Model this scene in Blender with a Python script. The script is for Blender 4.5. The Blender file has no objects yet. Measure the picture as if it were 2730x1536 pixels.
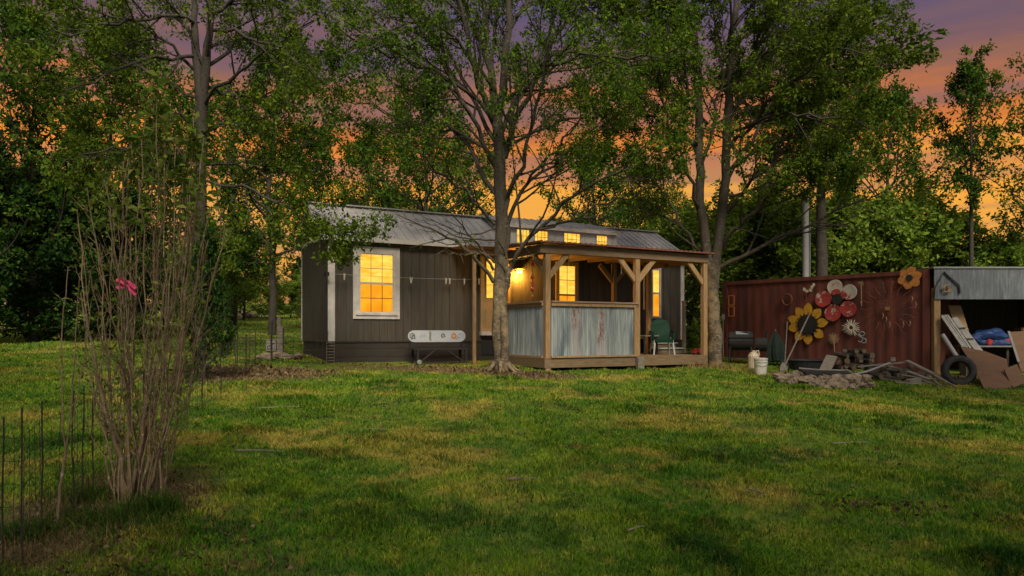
import bpy, bmesh, math, random
import numpy as np
from mathutils import Matrix, Vector

scene = bpy.context.scene
COL = scene.collection
R = math.radians

# ------------------------------------------------------------------ camera
CAM_Z, FPX, HOR = 1.6, 1900.0, 890.0            # eye height, focal length and horizon row in photo pixels
cam_d = bpy.data.cameras.new("camera"); cam = bpy.data.objects.new("camera", cam_d); COL.objects.link(cam)
cam.location = (0, 0, CAM_Z); cam.rotation_euler = (R(90), 0, 0)
cam_d.sensor_width = 36.0; cam_d.lens = FPX / 2730.0 * 36.0
cam_d.shift_y = (HOR - 768.0) / 2730.0
cam_d.clip_end = 2000; scene.camera = cam

# ------------------------------------------------------------------ exposure
scene.view_settings.view_transform = 'Standard'; scene.view_settings.look = 'None'
scene.view_settings.exposure = 0.0; scene.view_settings.gamma = 1.0

# ------------------------------------------------------------------ sky
world = bpy.data.worlds.new("World"); scene.world = world; world.use_nodes = True
nt = world.node_tree; nt.nodes.clear()
def N(t, tree=None, **kw):
    n = (tree or nt).nodes.new(t)
    for k, v in kw.items(): setattr(n, k, v)
    return n
out = N('ShaderNodeOutputWorld'); bg = N('ShaderNodeBackground')
tc = N('ShaderNodeTexCoord'); sep = N('ShaderNodeSeparateXYZ')
nt.links.new(tc.outputs['Generated'], sep.inputs[0])
mp = N('ShaderNodeMapping'); mp.inputs['Scale'].default_value = (1.6, 1.6, 14.0); mp.inputs['Rotation'].default_value = (R(3), R(-4), 0)
nt.links.new(tc.outputs['Generated'], mp.inputs[0])
cl = N('ShaderNodeTexNoise'); cl.inputs['Scale'].default_value = 1.7; cl.inputs['Detail'].default_value = 7; cl.inputs['Roughness'].default_value = .55
nt.links.new(mp.outputs[0], cl.inputs['Vector'])
wob = N('ShaderNodeMath', operation='MULTIPLY_ADD'); wob.inputs[1].default_value = .20; wob.inputs[2].default_value = -.10
nt.links.new(cl.outputs['Fac'], wob.inputs[0])
elev = N('ShaderNodeMath', operation='ADD')
nt.links.new(sep.outputs['Z'], elev.inputs[0]); nt.links.new(wob.outputs[0], elev.inputs[1])
ramp = N('ShaderNodeValToRGB')
stops = [(0.0, (.62,.27,.09)), (.10, (.86,.37,.05)), (.165, (.94,.41,.04)), (.215, (.90,.30,.025)), (.27, (.64,.18,.035)), (.315, (.31,.13,.078)),
         (.37, (.16,.092,.13)), (.43, (.092,.076,.17)), (.55, (.09,.085,.20)), (.75, (.30,.30,.36)), (1.0, (.5,.5,.55))]
el = ramp.color_ramp.elements
el[0].position, el[0].color = stops[0][0], (*stops[0][1], 1)
el[1].position, el[1].color = stops[-1][0], (*stops[-1][1], 1)
for p, c in stops[1:-1]:
    e = el.new(p); e.color = (*c, 1)
nt.links.new(elev.outputs[0], ramp.inputs[0])
# mauve cloud bars low over the sunset
cl2 = N('ShaderNodeTexNoise'); cl2.inputs['Scale'].default_value = 1.1; cl2.inputs['Detail'].default_value = 4
mp2 = N('ShaderNodeMapping'); mp2.inputs['Scale'].default_value = (1.0, 1.0, 24.0); mp2.inputs['Location'].default_value = (3.1, 0, 7.3)
nt.links.new(tc.outputs['Generated'], mp2.inputs[0]); nt.links.new(mp2.outputs[0], cl2.inputs['Vector'])
barr = N('ShaderNodeMapRange'); barr.inputs['From Min'].default_value = .46; barr.inputs['From Max'].default_value = .60; barr.inputs['To Max'].default_value = .55
nt.links.new(cl2.outputs['Fac'], barr.inputs['Value'])
mx = N('ShaderNodeMix', data_type='RGBA'); mx.inputs['B'].default_value = (.20,.115,.125,1)
nt.links.new(barr.outputs[0], mx.inputs['Factor']); nt.links.new(ramp.outputs[0], mx.inputs['A'])
# unseen sky behind the camera, brightened to a neutral fill light
back = N('ShaderNodeMapRange'); back.inputs['From Min'].default_value = .25; back.inputs['From Max'].default_value = -.45
nt.links.new(sep.outputs['Y'], back.inputs['Value'])
mx2 = N('ShaderNodeMix', data_type='RGBA'); mx2.inputs['B'].default_value = (.50,.49,.52,1)
nt.links.new(back.outputs[0], mx2.inputs['Factor']); nt.links.new(mx.outputs['Result'], mx2.inputs['A'])
SUN_EL, SUN_AZ = 44.0, 168.0                       # soft evening key from behind the camera
sky = N('ShaderNodeTexSky', sky_type='NISHITA'); sky.sun_disc = False
sky.sun_elevation = R(SUN_EL); sky.sun_rotation = R(SUN_AZ)
skm = N('ShaderNodeMix', data_type='RGBA', blend_type='ADD'); skm.inputs['Factor'].default_value = .004
nt.links.new(mx2.outputs['Result'], skm.inputs['A']); nt.links.new(sky.outputs[0], skm.inputs['B'])
nt.links.new(skm.outputs['Result'], bg.inputs['Color']); bg.inputs['Strength'].default_value = 1.0
nt.links.new(bg.outputs[0], out.inputs[0])

# ------------------------------------------------------------------ sun
sd = bpy.data.lights.new("sun", 'SUN'); so = bpy.data.objects.new("sun", sd); COL.objects.link(so)
sd.energy = 5.0; sd.angle = R(22); sd.color = (1.0, .90, .70)
az = R(SUN_AZ); e_ = R(SUN_EL)
sdir = Vector((math.sin(az) * math.cos(e_), math.cos(az) * math.cos(e_), math.sin(e_)))
so.rotation_euler = sdir.to_track_quat('Z', 'Y').to_euler(); so.location = (3, -6, 20)

# ------------------------------------------------------------------ helpers: places
def P(px, py, Y):
    """a point Y metres ahead of the camera, named by where it falls in the photo"""
    return Vector(((px - 1365.0) / FPX * Y, Y, CAM_Z + (HOR - py) / FPX * Y))
def G(x, y):
    c = np.clip(np.asarray(x, float) + 4.37, 0, 14) * np.clip(np.asarray(y, float) / 17.0, 0, 1)
    g = .0535 * np.asarray(y, float) - .033 * c
    return g + .018 * np.sin(x * 1.3 + 1) * np.sin(y * 1.1) + .01 * np.sin(x * 3.1 + y * 2.3)
def Gf(x, y): return float(G(x, y))
def gp(px, Y):
    x = (px - 1365.0) / FPX * Y
    return Vector((x, Y, Gf(x, Y)))
WM = {}
def world_of(o): return WM.get(o.name, Matrix.Identity(4)) if o is not None else Matrix.Identity(4)
def tag(o, label=None, cat=None, group=None, kind=None):
    if label: o['label'] = label
    if cat: o['category'] = cat
    if group: o['group'] = group
    if kind: o['kind'] = kind
    return o
def thing(name, label, cat, loc, rotz=0.0, group=None):
    o = bpy.data.objects.new(name, None); COL.objects.link(o)
    o.empty_display_size = .2
    o.location = loc; o.rotation_euler = (0, 0, rotz)
    WM[o.name] = Matrix.Translation(Vector(loc)) @ Matrix.Rotation(rotz, 4, 'Z')
    return tag(o, label, cat, group)
def dup(root, loc, rotz=0.0, scale=1.0, label=None, cat=None, group=None):
    r = root.copy(); COL.objects.link(r)
    r.location = loc; r.rotation_euler = (0, 0, rotz)
    r.scale = scale if hasattr(scale, '__len__') else (scale,) * 3
    for ch in list(root.children):
        c = ch.copy(); COL.objects.link(c); c.parent = r
        for g in ch.children:
            d = g.copy(); COL.objects.link(d); d.parent = c
    return tag(r, label, cat, group)

def fast_mesh(name, verts, faces, attr=None, smooth=False):
    """verts (V,3); faces list of (F,k) index arrays; attr {name: (V,) floats}"""
    me = bpy.data.meshes.new(name)
    verts = np.ascontiguousarray(verts, np.float32)
    me.vertices.add(len(verts)); me.vertices.foreach_set('co', verts.ravel())
    loops = np.concatenate([f.ravel() for f in faces]).astype(np.int32)
    tot = np.concatenate([np.full(len(f), f.shape[1], np.int32) for f in faces])
    st = np.concatenate([[0], np.cumsum(tot)[:-1]]).astype(np.int32)
    me.loops.add(len(loops)); me.loops.foreach_set('vertex_index', loops)
    me.polygons.add(len(tot)); me.polygons.foreach_set('loop_start', st); me.polygons.foreach_set('loop_total', tot)
    if smooth: me.polygons.foreach_set('use_smooth', np.ones(len(tot), bool))
    for k, a in (attr or {}).items():
        at = me.attributes.new(k, 'FLOAT', 'POINT'); at.data.foreach_set('value', np.ascontiguousarray(a, np.float32))
    me.update(calc_edges=True)
    return me
def link_mesh(name, me, mat, parent=None, loc=None):
    o = bpy.data.objects.new(name, me); COL.objects.link(o)
    me.materials.append(mat)
    if parent is not None:
        o.parent = parent; WM[o.name] = world_of(parent).copy()
    if loc is not None: o.location = loc
    return o

def unit(v): return v / (np.linalg.norm(v, axis=-1, keepdims=True) + 1e-9)
_ico = {}
def ico(sub):
    if sub not in _ico:
        bm = bmesh.new(); bmesh.ops.create_icosphere(bm, subdivisions=sub, radius=1)
        _ico[sub] = (np.array([v.co[:] for v in bm.verts]), [tuple(v.index for v in f.verts) for f in bm.faces]); bm.free()
    return _ico[sub]

class MB:
    """collects solids; build() links them as ONE mesh object"""
    def __init__(s): s.v = []; s.f = []
    def add(s, vs, fs):
        o = len(s.v); s.v += [tuple(map(float, p)) for p in vs]; s.f += [tuple(i + o for i in f) for f in fs]; return s
    def box(s, c, d, rot=None):
        x, y, z = d[0] / 2, d[1] / 2, d[2] / 2
        vs = [Vector(p) for p in ((-x,-y,-z),(x,-y,-z),(x,y,-z),(-x,y,-z),(-x,-y,z),(x,-y,z),(x,y,z),(-x,y,z))]
        if rot is not None: vs = [rot @ p for p in vs]
        c = Vector(c)
        return s.add([p + c for p in vs], [(0,3,2,1),(4,5,6,7),(0,1,5,4),(1,2,6,5),(2,3,7,6),(3,0,4,7)])
    def b2(s, a, b):
        return s.box([(a[i] + b[i]) / 2 for i in range(3)], [abs(b[i] - a[i]) for i in range(3)])
    def bar(s, p, q, w, h, up=(0,0,1)):
        p, q = Vector(p), Vector(q); d = (q - p).normalized(); up = Vector(up)
        sd = d.cross(up)
        if sd.length < 1e-4: sd = d.cross(Vector((0,1,0)))
        sd.normalize(); u = sd.cross(d)
        M_ = Matrix((d, sd, u)).transposed()
        return s.box((p + q) / 2, ((q - p).length, w, h), M_)
    def tube(s, pts, r, n=8, caps=True):
        pts = [Vector(p) for p in pts]; m = len(pts)
        rr = r if hasattr(r, '__len__') else [r] * m
        vs, fs = [], []; ref = None
        for i in range(m):
            t = (pts[min(i + 1, m - 1)] - pts[max(i - 1, 0)]).normalized()
            if ref is None:
                ref = Vector((1,0,0)) if abs(t.x) < .8 else Vector((0,1,0))
            b = t.cross(ref).normalized(); a = b.cross(t); ref = a
            for k in range(n):
                w = 2 * math.pi * k / n
                vs.append(pts[i] + (a * math.cos(w) + b * math.sin(w)) * rr[i])
        for i in range(m - 1):
            for k in range(n):
                k2 = (k + 1) % n
                fs.append((i*n + k, i*n + k2, (i+1)*n + k2, (i+1)*n + k))
        if caps: fs += [tuple(reversed(range(n))), tuple(range((m-1)*n, m*n))]
        return s.add(vs, fs)
    def lathe(s, prof, c, n=16, axis='Z'):
        c = Vector(c); vs, fs = [], []
        for r, z in prof:
            for k in range(n):
                w = 2 * math.pi * k / n; p = (r * math.cos(w), r * math.sin(w), z)
                if axis == 'Y': p = (p[0], p[2], p[1])
                if axis == 'X': p = (p[2], p[0], p[1])
                vs.append(c + Vector(p))
        for i in range(len(prof) - 1):
            for k in range(n):
                k2 = (k + 1) % n; fs.append((i*n + k, i*n + k2, (i+1)*n + k2, (i+1)*n + k))
        fs += [tuple(reversed(range(n))), tuple(range((len(prof)-1)*n, len(prof)*n))]
        return s.add(vs, fs)
    def prism(s, poly, d0, d1, plane='XZ'):
        """poly of (a,b) extruded from d0 to d1 along the third axis"""
        def m(a, b, d): return {'XZ': (a, d, b), 'YZ': (d, a, b), 'XY': (a, b, d)}[plane]
        n = len(poly); vs = [m(a, b, d0) for a, b in poly] + [m(a, b, d1) for a, b in poly]
        fs = [tuple(range(n)), tuple(reversed(range(n, 2*n)))] + [(i, i + n, (i+1) % n + n, (i+1) % n) for i in range(n)]
        return s.add(vs, fs)
    def blob(s, c, r, sub=2, rough=.18, seed=0, rot=0.0):
        v, f = ico(sub); rg = np.random.RandomState(seed)
        k = rg.randn(6, 3) * 2.2; ph = rg.rand(6) * 6.28
        h = 1 + rough * np.sin(v @ k.T + ph).sum(1) / 2.4
        q = v * h[:, None] * np.array(r)
        cs, sn = math.cos(rot), math.sin(rot)
        q = np.stack([q[:,0]*cs - q[:,1]*sn, q[:,0]*sn + q[:,1]*cs, q[:,2]], 1) + np.array(c)
        return s.add(q, f)
    def sheet(s, pts, th, nrm):
        """closed outline pts (3D, planar) given thickness th along -nrm"""
        nrm = Vector(nrm).normalized(); a = [Vector(p) for p in pts]; b = [p - nrm * th for p in a]; n = len(a)
        return s.add(a + b, [tuple(range(n)), tuple(reversed(range(n, 2*n)))] + [(i, i + n, (i+1) % n + n, (i+1) % n) for i in range(n)])
    def build(s, name, mat, parent=None, frame=None, smooth=False, origin=None, bevel=0):
        W = world_of(parent).inverted() if parent is not None else Matrix.Identity(4)
        if frame is not None: W = W @ frame
        vs = [W @ Vector(p) for p in s.v]
        if origin is not None:
            origin = Vector(origin); vs = [p - origin for p in vs]
        me = bpy.data.meshes.new(name); me.from_pydata([p[:] for p in vs], [], s.f)
        bm = bmesh.new(); bm.from_mesh(me); bmesh.ops.recalc_face_normals(bm, faces=bm.faces)
        if bevel: bmesh.ops.bevel(bm, geom=bm.edges[:], offset=bevel, segments=1, affect='EDGES', clamp_overlap=True)
        bm.to_mesh(me); bm.free()
        if smooth: me.polygons.foreach_set('use_smooth', np.ones(len(me.polygons), bool))
        return link_mesh(name, me, mat, parent, origin)

# ------------------------------------------------------------------ materials
def new_mat(name):
    m = bpy.data.materials.new(name); m.use_nodes = True
    t = m.node_tree; t.nodes.clear()
    o = N('ShaderNodeOutputMaterial', t); b = N('ShaderNodeBsdfPrincipled', t)
    t.links.new(b.outputs[0], o.inputs[0]); return m, t, b, o
def c4(c): return (c[0], c[1], c[2], 1)
def noise(t, scale, detail=5, vec=None, rough=.55, stretch=None, coord='Object'):
    n = N('ShaderNodeTexNoise', t); n.inputs['Scale'].default_value = scale; n.inputs['Detail'].default_value = detail
    n.inputs['Roughness'].default_value = rough
    tcn = N('ShaderNodeTexCoord', t); src = tcn.outputs[coord]
    if stretch is not None:
        m_ = N('ShaderNodeMapping', t); m_.inputs['Scale'].default_value = stretch
        t.links.new(src, m_.inputs[0]); src = m_.outputs[0]
    t.links.new(src, n.inputs['Vector']); return n.outputs['Fac']
def rng_(t, src, a, b, c=0.0, d=1.0):
    m = N('ShaderNodeMapRange', t); m.inputs['From Min'].default_value = a; m.inputs['From Max'].default_value = b
    m.inputs['To Min'].default_value = c; m.inputs['To Max'].default_value = d
    t.links.new(src, m.inputs['Value']); return m.outputs[0]
def mixc(t, fac, a, b):
    m = N('ShaderNodeMix', t, data_type='RGBA')
    if isinstance(fac, (int, float)): m.inputs['Factor'].default_value = fac
    else: t.links.new(fac, m.inputs['Factor'])
    for k, v in (('A', a), ('B', b)):
        if isinstance(v, tuple): m.inputs[k].default_value = c4(v)
        else: t.links.new(v, m.inputs[k])
    return m.outputs['Result']
def bump(t, b, src, strength=.3, dist=.01):
    n = N('ShaderNodeBump', t); n.inputs['Strength'].default_value = strength; n.inputs['Distance'].default_value = dist
    t.links.new(src, n.inputs['Height']); t.links.new(n.outputs[0], b.inputs['Normal'])
def mat(name, c1, c2=None, scale=6, rough=.8, metal=0.0, stretch=None, lo=.35, hi=.65, bmp=.25, fine=40, c3=None, spots=(.62, .7), spot_scale=3):
    m, t, b, _ = new_mat(name)
    col = c1
    if c2 is not None: col = mixc(t, rng_(t, noise(t, scale, stretch=stretch), lo, hi), c1, c2)
    if c3 is not None: col = mixc(t, rng_(t, noise(t, spot_scale, 8, rough=.7, stretch=stretch), *spots), col, c3)
    if isinstance(col, tuple): b.inputs['Base Color'].default_value = c4(col)
    else: t.links.new(col, b.inputs['Base Color'])
    b.inputs['Roughness'].default_value = rough; b.inputs['Metallic'].default_value = metal
    if bmp: bump(t, b, noise(t, fine, 4, stretch=stretch), bmp, .008)
    return m
def glow(name, c1, c2, strength, scale=5, stretch=None):
    m, t, b, o = new_mat(name); t.nodes.remove(b)
    e = N('ShaderNodeEmission', t); e.inputs['Strength'].default_value = strength
    t.links.new(mixc(t, rng_(t, noise(t, scale, 5, stretch=stretch), .35, .65), c1, c2), e.inputs['Color'])
    t.links.new(e.outputs[0], o.inputs[0]); return m

M = {}
M['siding'] = mat('siding', (.064,.052,.037), (.042,.034,.025), 3, .75, stretch=(4,4,.5))
M['skirt'] = mat('skirt', (.034,.025,.018), (.022,.016,.012), 4, .8, stretch=(.6,.6,4))
M['white_trim'] = mat('white_trim', (.58,.53,.50), (.44,.40,.37), 5, .6, c3=(.32,.28,.25), spots=(.6,.75))
M['cream'] = mat('cream', (.30,.21,.10), (.25,.17,.075), 3, .6)
M['roof_metal'] = mat('roof_metal', (.44,.42,.41), (.33,.31,.305), 2.2, .6, .1, c3=(.17,.13,.105), spots=(.58,.74), spot_scale=2.5)
M['dormer_paint'] = mat('dormer_paint', (.55,.54,.52), (.45,.43,.41), 4, .7)
M['wood'] = mat('weathered_wood', (.30,.185,.085), (.20,.12,.055), 7, .85, stretch=(5,5,.7), c3=(.12,.075,.04), spots=(.6,.72), spot_scale=4)
M['beam'] = mat('beam_wood', (.15,.092,.05), (.10,.062,.034), 7, .85, stretch=(.7,5,5))
M['deckwood'] = mat('deck_wood', (.18,.118,.06), (.105,.068,.036), 6, .85, stretch=(.6,5,5))
M['greywood'] = mat('grey_wood', (.19,.16,.125), (.11,.095,.075), 7, .9, stretch=(1,4,4))
M['ply'] = mat('plywood', (.12,.058,.022), (.085,.04,.016), 3, .7, stretch=(1,1,4), c3=(.10,.055,.03), spots=(.6,.75))
M['black'] = mat('black_paint', (.007,.007,.008), (.014,.013,.012), 8, .8)
M['darkmetal'] = mat('rusty_wire', (.028,.018,.013), (.016,.011,.009), 20, .9)
M['rail'] = mat('rail_wood', (.25,.17,.12), (.18,.12,.085), 6, .8, stretch=(.6,5,5))
M['white_plastic'] = mat('white_plastic', (.22,.205,.19), (.15,.14,.128), 4, .6)
M['bucket_white'] = mat('bucket_white', (.52,.50,.45), (.42,.40,.35), 6, .5, c3=(.30,.26,.20), spots=(.6,.75))
M['beige_plastic'] = mat('beige_plastic', (.45,.38,.27), (.35,.29,.2), 4, .5)
M['green_plastic'] = mat('green_plastic', (.002,.020,.010), (.003,.026,.013), 5, .6, bmp=.05)
M['green_plastic'].node_tree.nodes['Principled BSDF'].inputs['Specular IOR Level'].default_value = .12
M['pale_metal'] = mat('pale_metal', (.42,.45,.42), (.32,.34,.32), 8, .5, .3)
M['red_paint'] = mat('red_paint', (.40,.03,.03), (.30,.03,.025), 5, .5)
M['container'] = mat('container_red', (.125,.030,.018), (.085,.021,.014), 1.6, .85, c3=(.055,.022,.014), spots=(.5,.7), spot_scale=1.6, stretch=(3,3,.5))
M['galv'] = mat('galvanised', (.125,.14,.16), (.075,.085,.10), 2.0, .7, .1, stretch=(4,4,.6), c3=(.19,.20,.215), spots=(.5,.68))
M['yellow'] = mat('yellow_paint', (.50,.27,.015), (.36,.18,.01), 8, .6, c3=(.30,.14,.02), spots=(.58,.7), spot_scale=9)
M['orange'] = mat('orange_paint', (.50,.19,.035), (.36,.12,.025), 12, .6, c3=(.12,.04,.02), spots=(.55,.62), spot_scale=16)
M['redwhite'] = mat('chipped_red', (.33,.030,.028), (.25,.024,.022), 5, .6, c3=(.45,.36,.30), spots=(.545,.585), spot_scale=5)
M['whitered'] = mat('chipped_white', (.46,.41,.36), (.36,.31,.26), 5, .6, c3=(.28,.04,.03), spots=(.58,.62), spot_scale=5)
M['bone'] = mat('bone_white', (.55,.49,.40), (.42,.36,.28), 10, .7)
M['straw_metal'] = mat('straw_metal', (.34,.22,.11), (.25,.15,.07), 10, .7)
M['teal'] = mat('pale_teal', (.22,.27,.27), (.16,.19,.19), 8, .6)
M['rust'] = mat('rust', (.17,.055,.03), (.10,.035,.02), 12, .85)
M['brass'] = mat('brass', (.40,.27,.10), (.28,.18,.06), 8, .4, .6)
M['rubber'] = mat('rubber', (.012,.012,.014), (.022,.021,.021), 10, .85)
M['blue_tarp'] = mat('blue_tarp', (.006,.034,.14), (.004,.024,.10), 6, .6, bmp=.5, fine=9)
M['stone'] = mat('limestone', (.20,.15,.105), (.11,.08,.058), 5, .95, bmp=.8, fine=18, c3=(.085,.062,.045), spots=(.55,.68), spot_scale=6)
M['log'] = mat('firewood_bark', (.055,.042,.03), (.03,.023,.017), 9, .95, bmp=.6)
M['logend'] = mat('firewood_end', (.13,.095,.06), (.075,.055,.036), 9, .9)
M['shed_dark'] = mat('shed_boards', (.05,.04,.03), (.035,.028,.022), 5, .9, stretch=(5,5,.6))
M['pole_metal'] = mat('grey_pole', (.24,.235,.235), (.19,.185,.185), 1.2, .7, .1)
M['pink'] = mat('pink_mesh', (.62,.06,.17), (.52,.05,.14), 14, .7)
M['lamp_on'] = glow('lamp_on', (1,.62,.12), (1,.55,.08), 14)
M['pane_up'] = glow('lit_pane_bright', (1.0,.66,.11), (.95,.42,.025), 1.3, 2.6, (1,1,3.2))
M['pane_low'] = glow('lit_pane_amber', (1.0,.44,.022), (.84,.28,.009), 1.15, 2.2)
M['muntin_dark'] = mat('backlit_muntin', (.20,.075,.012), None, bmp=0)  # bars coloured dark as a silhouette against the lit lower pane
M['muntin_light'] = mat('pale_muntin', (.62,.42,.14), None, bmp=0)

def leaf_mat(name, dark, mid, light, trans=.35):
    m, t, b, o = new_mat(name)
    a = N('ShaderNodeAttribute', t); a.attribute_name = 'tint'
    r = N('ShaderNodeValToRGB', t); e = r.color_ramp.elements
    e[0].position, e[0].color = .0, c4(dark); e[1].position, e[1].color = 1.0, c4(light)
    k = e.new(.5); k.color = c4(mid)
    t.links.new(a.outputs['Fac'], r.inputs[0]); t.links.new(r.outputs[0], b.inputs['Base Color'])
    b.inputs['Roughness'].default_value = .75; b.inputs['Specular IOR Level'].default_value = .06
    tr = N('ShaderNodeBsdfTranslucent', t); t.links.new(r.outputs[0], tr.inputs['Color'])
    mx_ = N('ShaderNodeMixShader', t); mx_.inputs[0].default_value = trans
    t.links.new(b.outputs[0], mx_.inputs[1]); t.links.new(tr.outputs[0], mx_.inputs[2]); t.links.new(mx_.outputs[0], o.inputs[0])
    return m
M['leaf'] = leaf_mat('leaf_fresh', (.024,.058,.006), (.066,.128,.009), (.145,.215,.016))
M['leaf_dense'] = leaf_mat('leaf_dense', (.016,.046,.007), (.046,.10,.011), (.11,.175,.020))
M['leaf_bright'] = leaf_mat('leaf_bright', (.07,.13,.016), (.135,.21,.026), (.21,.27,.035))
M['leaf_dark'] = leaf_mat('leaf_dark', (.008,.026,.006), (.018,.048,.009), (.042,.085,.014), .2)
M['leaf_light'] = leaf_mat('leaf_light', (.026,.055,.006), (.078,.125,.011), (.165,.215,.020))
M['leaf_bush'] = leaf_mat('leaf_bush', (.05,.10,.012), (.12,.18,.022), (.22,.21,.05))
M['litter'] = leaf_mat('dead_leaf', (.045,.03,.016), (.085,.058,.030), (.17,.125,.07), .1)

def mul_(t, a, b):
    m_ = N('ShaderNodeMath', t, operation='MULTIPLY'); t.links.new(a, m_.inputs[0]); t.links.new(b, m_.inputs[1]); return m_.outputs[0]
def bark_mat(name, c1, c2, c3, ring=0.0):
    m, t, b, _ = new_mat(name)
    v = mixc(t, rng_(t, noise(t, 5, 6, stretch=(3,3,.8)), .35, .65), c1, c2)
    fl = rng_(t, noise(t, 9, 6, rough=.7, stretch=(1,1,2.6)), .57, .66)
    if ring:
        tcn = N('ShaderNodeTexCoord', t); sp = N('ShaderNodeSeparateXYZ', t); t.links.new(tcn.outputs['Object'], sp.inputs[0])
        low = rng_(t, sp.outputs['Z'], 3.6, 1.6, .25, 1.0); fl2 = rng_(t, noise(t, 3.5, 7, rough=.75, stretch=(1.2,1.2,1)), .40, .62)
        v = mixc(t, mul_(t, fl2, rng_(t, sp.outputs['Z'], 3.4, 1.8)), v, (.20,.145,.08)); v = mixc(t, mul_(t, fl, low), v, c3)  # lower trunk painted paler and warmer, as lit, along with its lichen flecks
    else: v = mixc(t, fl, v, c3)
    t.links.new(v, b.inputs['Base Color']); b.inputs['Roughness'].default_value = .9
    bump(t, b, noise(t, 14, 6, stretch=(2,2,.8) if not ring else (1,1,3)), .6, .03); return m
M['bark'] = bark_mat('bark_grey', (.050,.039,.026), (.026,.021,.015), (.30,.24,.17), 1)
M['bark_dark'] = bark_mat('bark_dark', (.045,.036,.026), (.025,.020,.015), (.085,.07,.052))
M['cane'] = bark_mat('cane_bark', (.22,.155,.085), (.11,.075,.042), (.36,.28,.18))

# ------------------------------------------------------------------ ground
def lawn_material(name, blades):
    m, t, b, o = new_mat(name)
    geo = N('ShaderNodeNewGeometry', t); mp_ = N('ShaderNodeMapping', t); mp_.inputs['Scale'].default_value = (1, 1, 0)
    t.links.new(geo.outputs['Position'], mp_.inputs[0])
    def nz(scale, detail, loc=(0,0,0), rough=.55):
        q = N('ShaderNodeMapping', t); q.inputs['Location'].default_value = loc
        t.links.new(mp_.outputs[0], q.inputs[0])
        n = N('ShaderNodeTexNoise', t); n.inputs['Scale'].default_value = scale; n.inputs['Detail'].default_value = detail; n.inputs['Roughness'].default_value = rough
        t.links.new(q.outputs[0], n.inputs['Vector']); return n.outputs['Fac']
    g = mixc(t, rng_(t, nz(1.1, 4), .40, .60), (.048,.142,.010), (.122,.206,.014))
    g = mixc(t, rng_(t, nz(.9, 6, (5,3,0), .62), .54, .64), g, (.022,.068,.010))
    g = mixc(t, rng_(t, nz(.55, 8, (11,2,0), .68), .51, .60, 0, .75), g, (.34,.27,.05))
    g = mixc(t, rng_(t, nz(1.6, 8, (2,19,0), .7), .60, .67, 0, .75), g, (.24,.15,.05))
    g = mixc(t, rng_(t, nz(4.2, 5, (7,9,0), .6), .50, .66, 0, .65), g, (.020,.060,.012))
    g = mixc(t, rng_(t, nz(5.5, 5, (17,4,0), .6), .54, .68, 0, .55), g, (.32,.30,.04))
    # bare, leaf-strewn earth: along the fence, under the shrub and against the house
    spx = N('ShaderNodeSeparateXYZ', t); t.links.new(geo.outputs['Position'], spx.inputs[0])
    def blob(cx, cy, rx, ry):
        def m2(src, c, r):
            s_ = N('ShaderNodeMath', t, operation='SUBTRACT'); t.links.new(src, s_.inputs[0]); s_.inputs[1].default_value = c
            d_ = N('ShaderNodeMath', t, operation='DIVIDE'); t.links.new(s_.outputs[0], d_.inputs[0]); d_.inputs[1].default_value = r
            p_ = N('ShaderNodeMath', t, operation='MULTIPLY'); t.links.new(d_.outputs[0], p_.inputs[0]); t.links.new(d_.outputs[0], p_.inputs[1]); return p_.outputs[0]
        a = N('ShaderNodeMath', t, operation='ADD'); t.links.new(m2(spx.outputs['X'], cx, rx), a.inputs[0]); t.links.new(m2(spx.outputs['Y'], cy, ry), a.inputs[1])
        w = N('ShaderNodeMath', t, operation='MULTIPLY_ADD'); t.links.new(nz(1.4, 6, (cx,cy,0), .65), w.inputs[0]); w.inputs[1].default_value = 2.6; 
        w.inputs[2].default_value = -1.3
        a2 = N('ShaderNodeMath', t, operation='ADD'); t.links.new(a.outputs[0], a2.inputs[0]); t.links.new(w.outputs[0], a2.inputs[1])
        return rng_(t, a2.outputs[0], 1.25, .45)
    earth = mixc(t, rng_(t, nz(7, 6), .4, .6), (.065,.047,.026), (.14,.098,.048))
    for k in ((-3.05,5.4,.65,1.3), (-5.6,14.6,2.2,1.6), (-1.6,16.2,2.6,.8), (9.5,17.9,3.6,.8), (.6,15.6,1.2,.6)):
        g = mixc(t, blob(*k), g, earth if not blades else (.17,.125,.06))
    if blades:
        a = N('ShaderNodeAttribute', t); a.attribute_name = 'tint'
        hs = N('ShaderNodeHueSaturation', t); t.links.new(g, hs.inputs['Color'])
        t.links.new(rng_(t, a.outputs['Fac'], 0, 1, .45, 1.75), hs.inputs['Value'])
        t.links.new(rng_(t, a.outputs['Fac'], 0, 1, .515, .48), hs.inputs['Hue'])
        t.links.new(hs.outputs[0], b.inputs['Base Color'])
        tr = N('ShaderNodeBsdfTranslucent', t); t.links.new(hs.outputs[0], tr.inputs['Color'])
        mx_ = N('ShaderNodeMixShader', t); mx_.inputs[0].default_value = .25
        t.links.new(b.outputs[0], mx_.inputs[1]); t.links.new(tr.outputs[0], mx_.inputs[2]); t.links.new(mx_.outputs[0], o.inputs[0])
    else:
        t.links.new(mixc(t, .35, g, earth), b.inputs['Base Color']); bump(t, b, nz(30, 5), .6, .03)
    b.inputs['Roughness'].default_value = .9; b.inputs['Specular IOR Level'].default_value = .05
    return m
M['lawn'] = lawn_material('lawn_soil', False); M['grass'] = lawn_material('grass_blades', True)
xs = np.concatenate([np.linspace(-400, -40, 10), np.linspace(-38, 38, 191), np.linspace(40, 400, 10)])
ys = np.concatenate([np.linspace(-60, -4, 8), np.linspace(-2, 40, 141), np.linspace(44, 140, 20), np.linspace(160, 900, 8)])
gx, gy = np.meshgrid(xs, ys); gz = G(gx, np.minimum(gy, 140))
gi = np.arange(gx.size).reshape(gx.shape)
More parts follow.
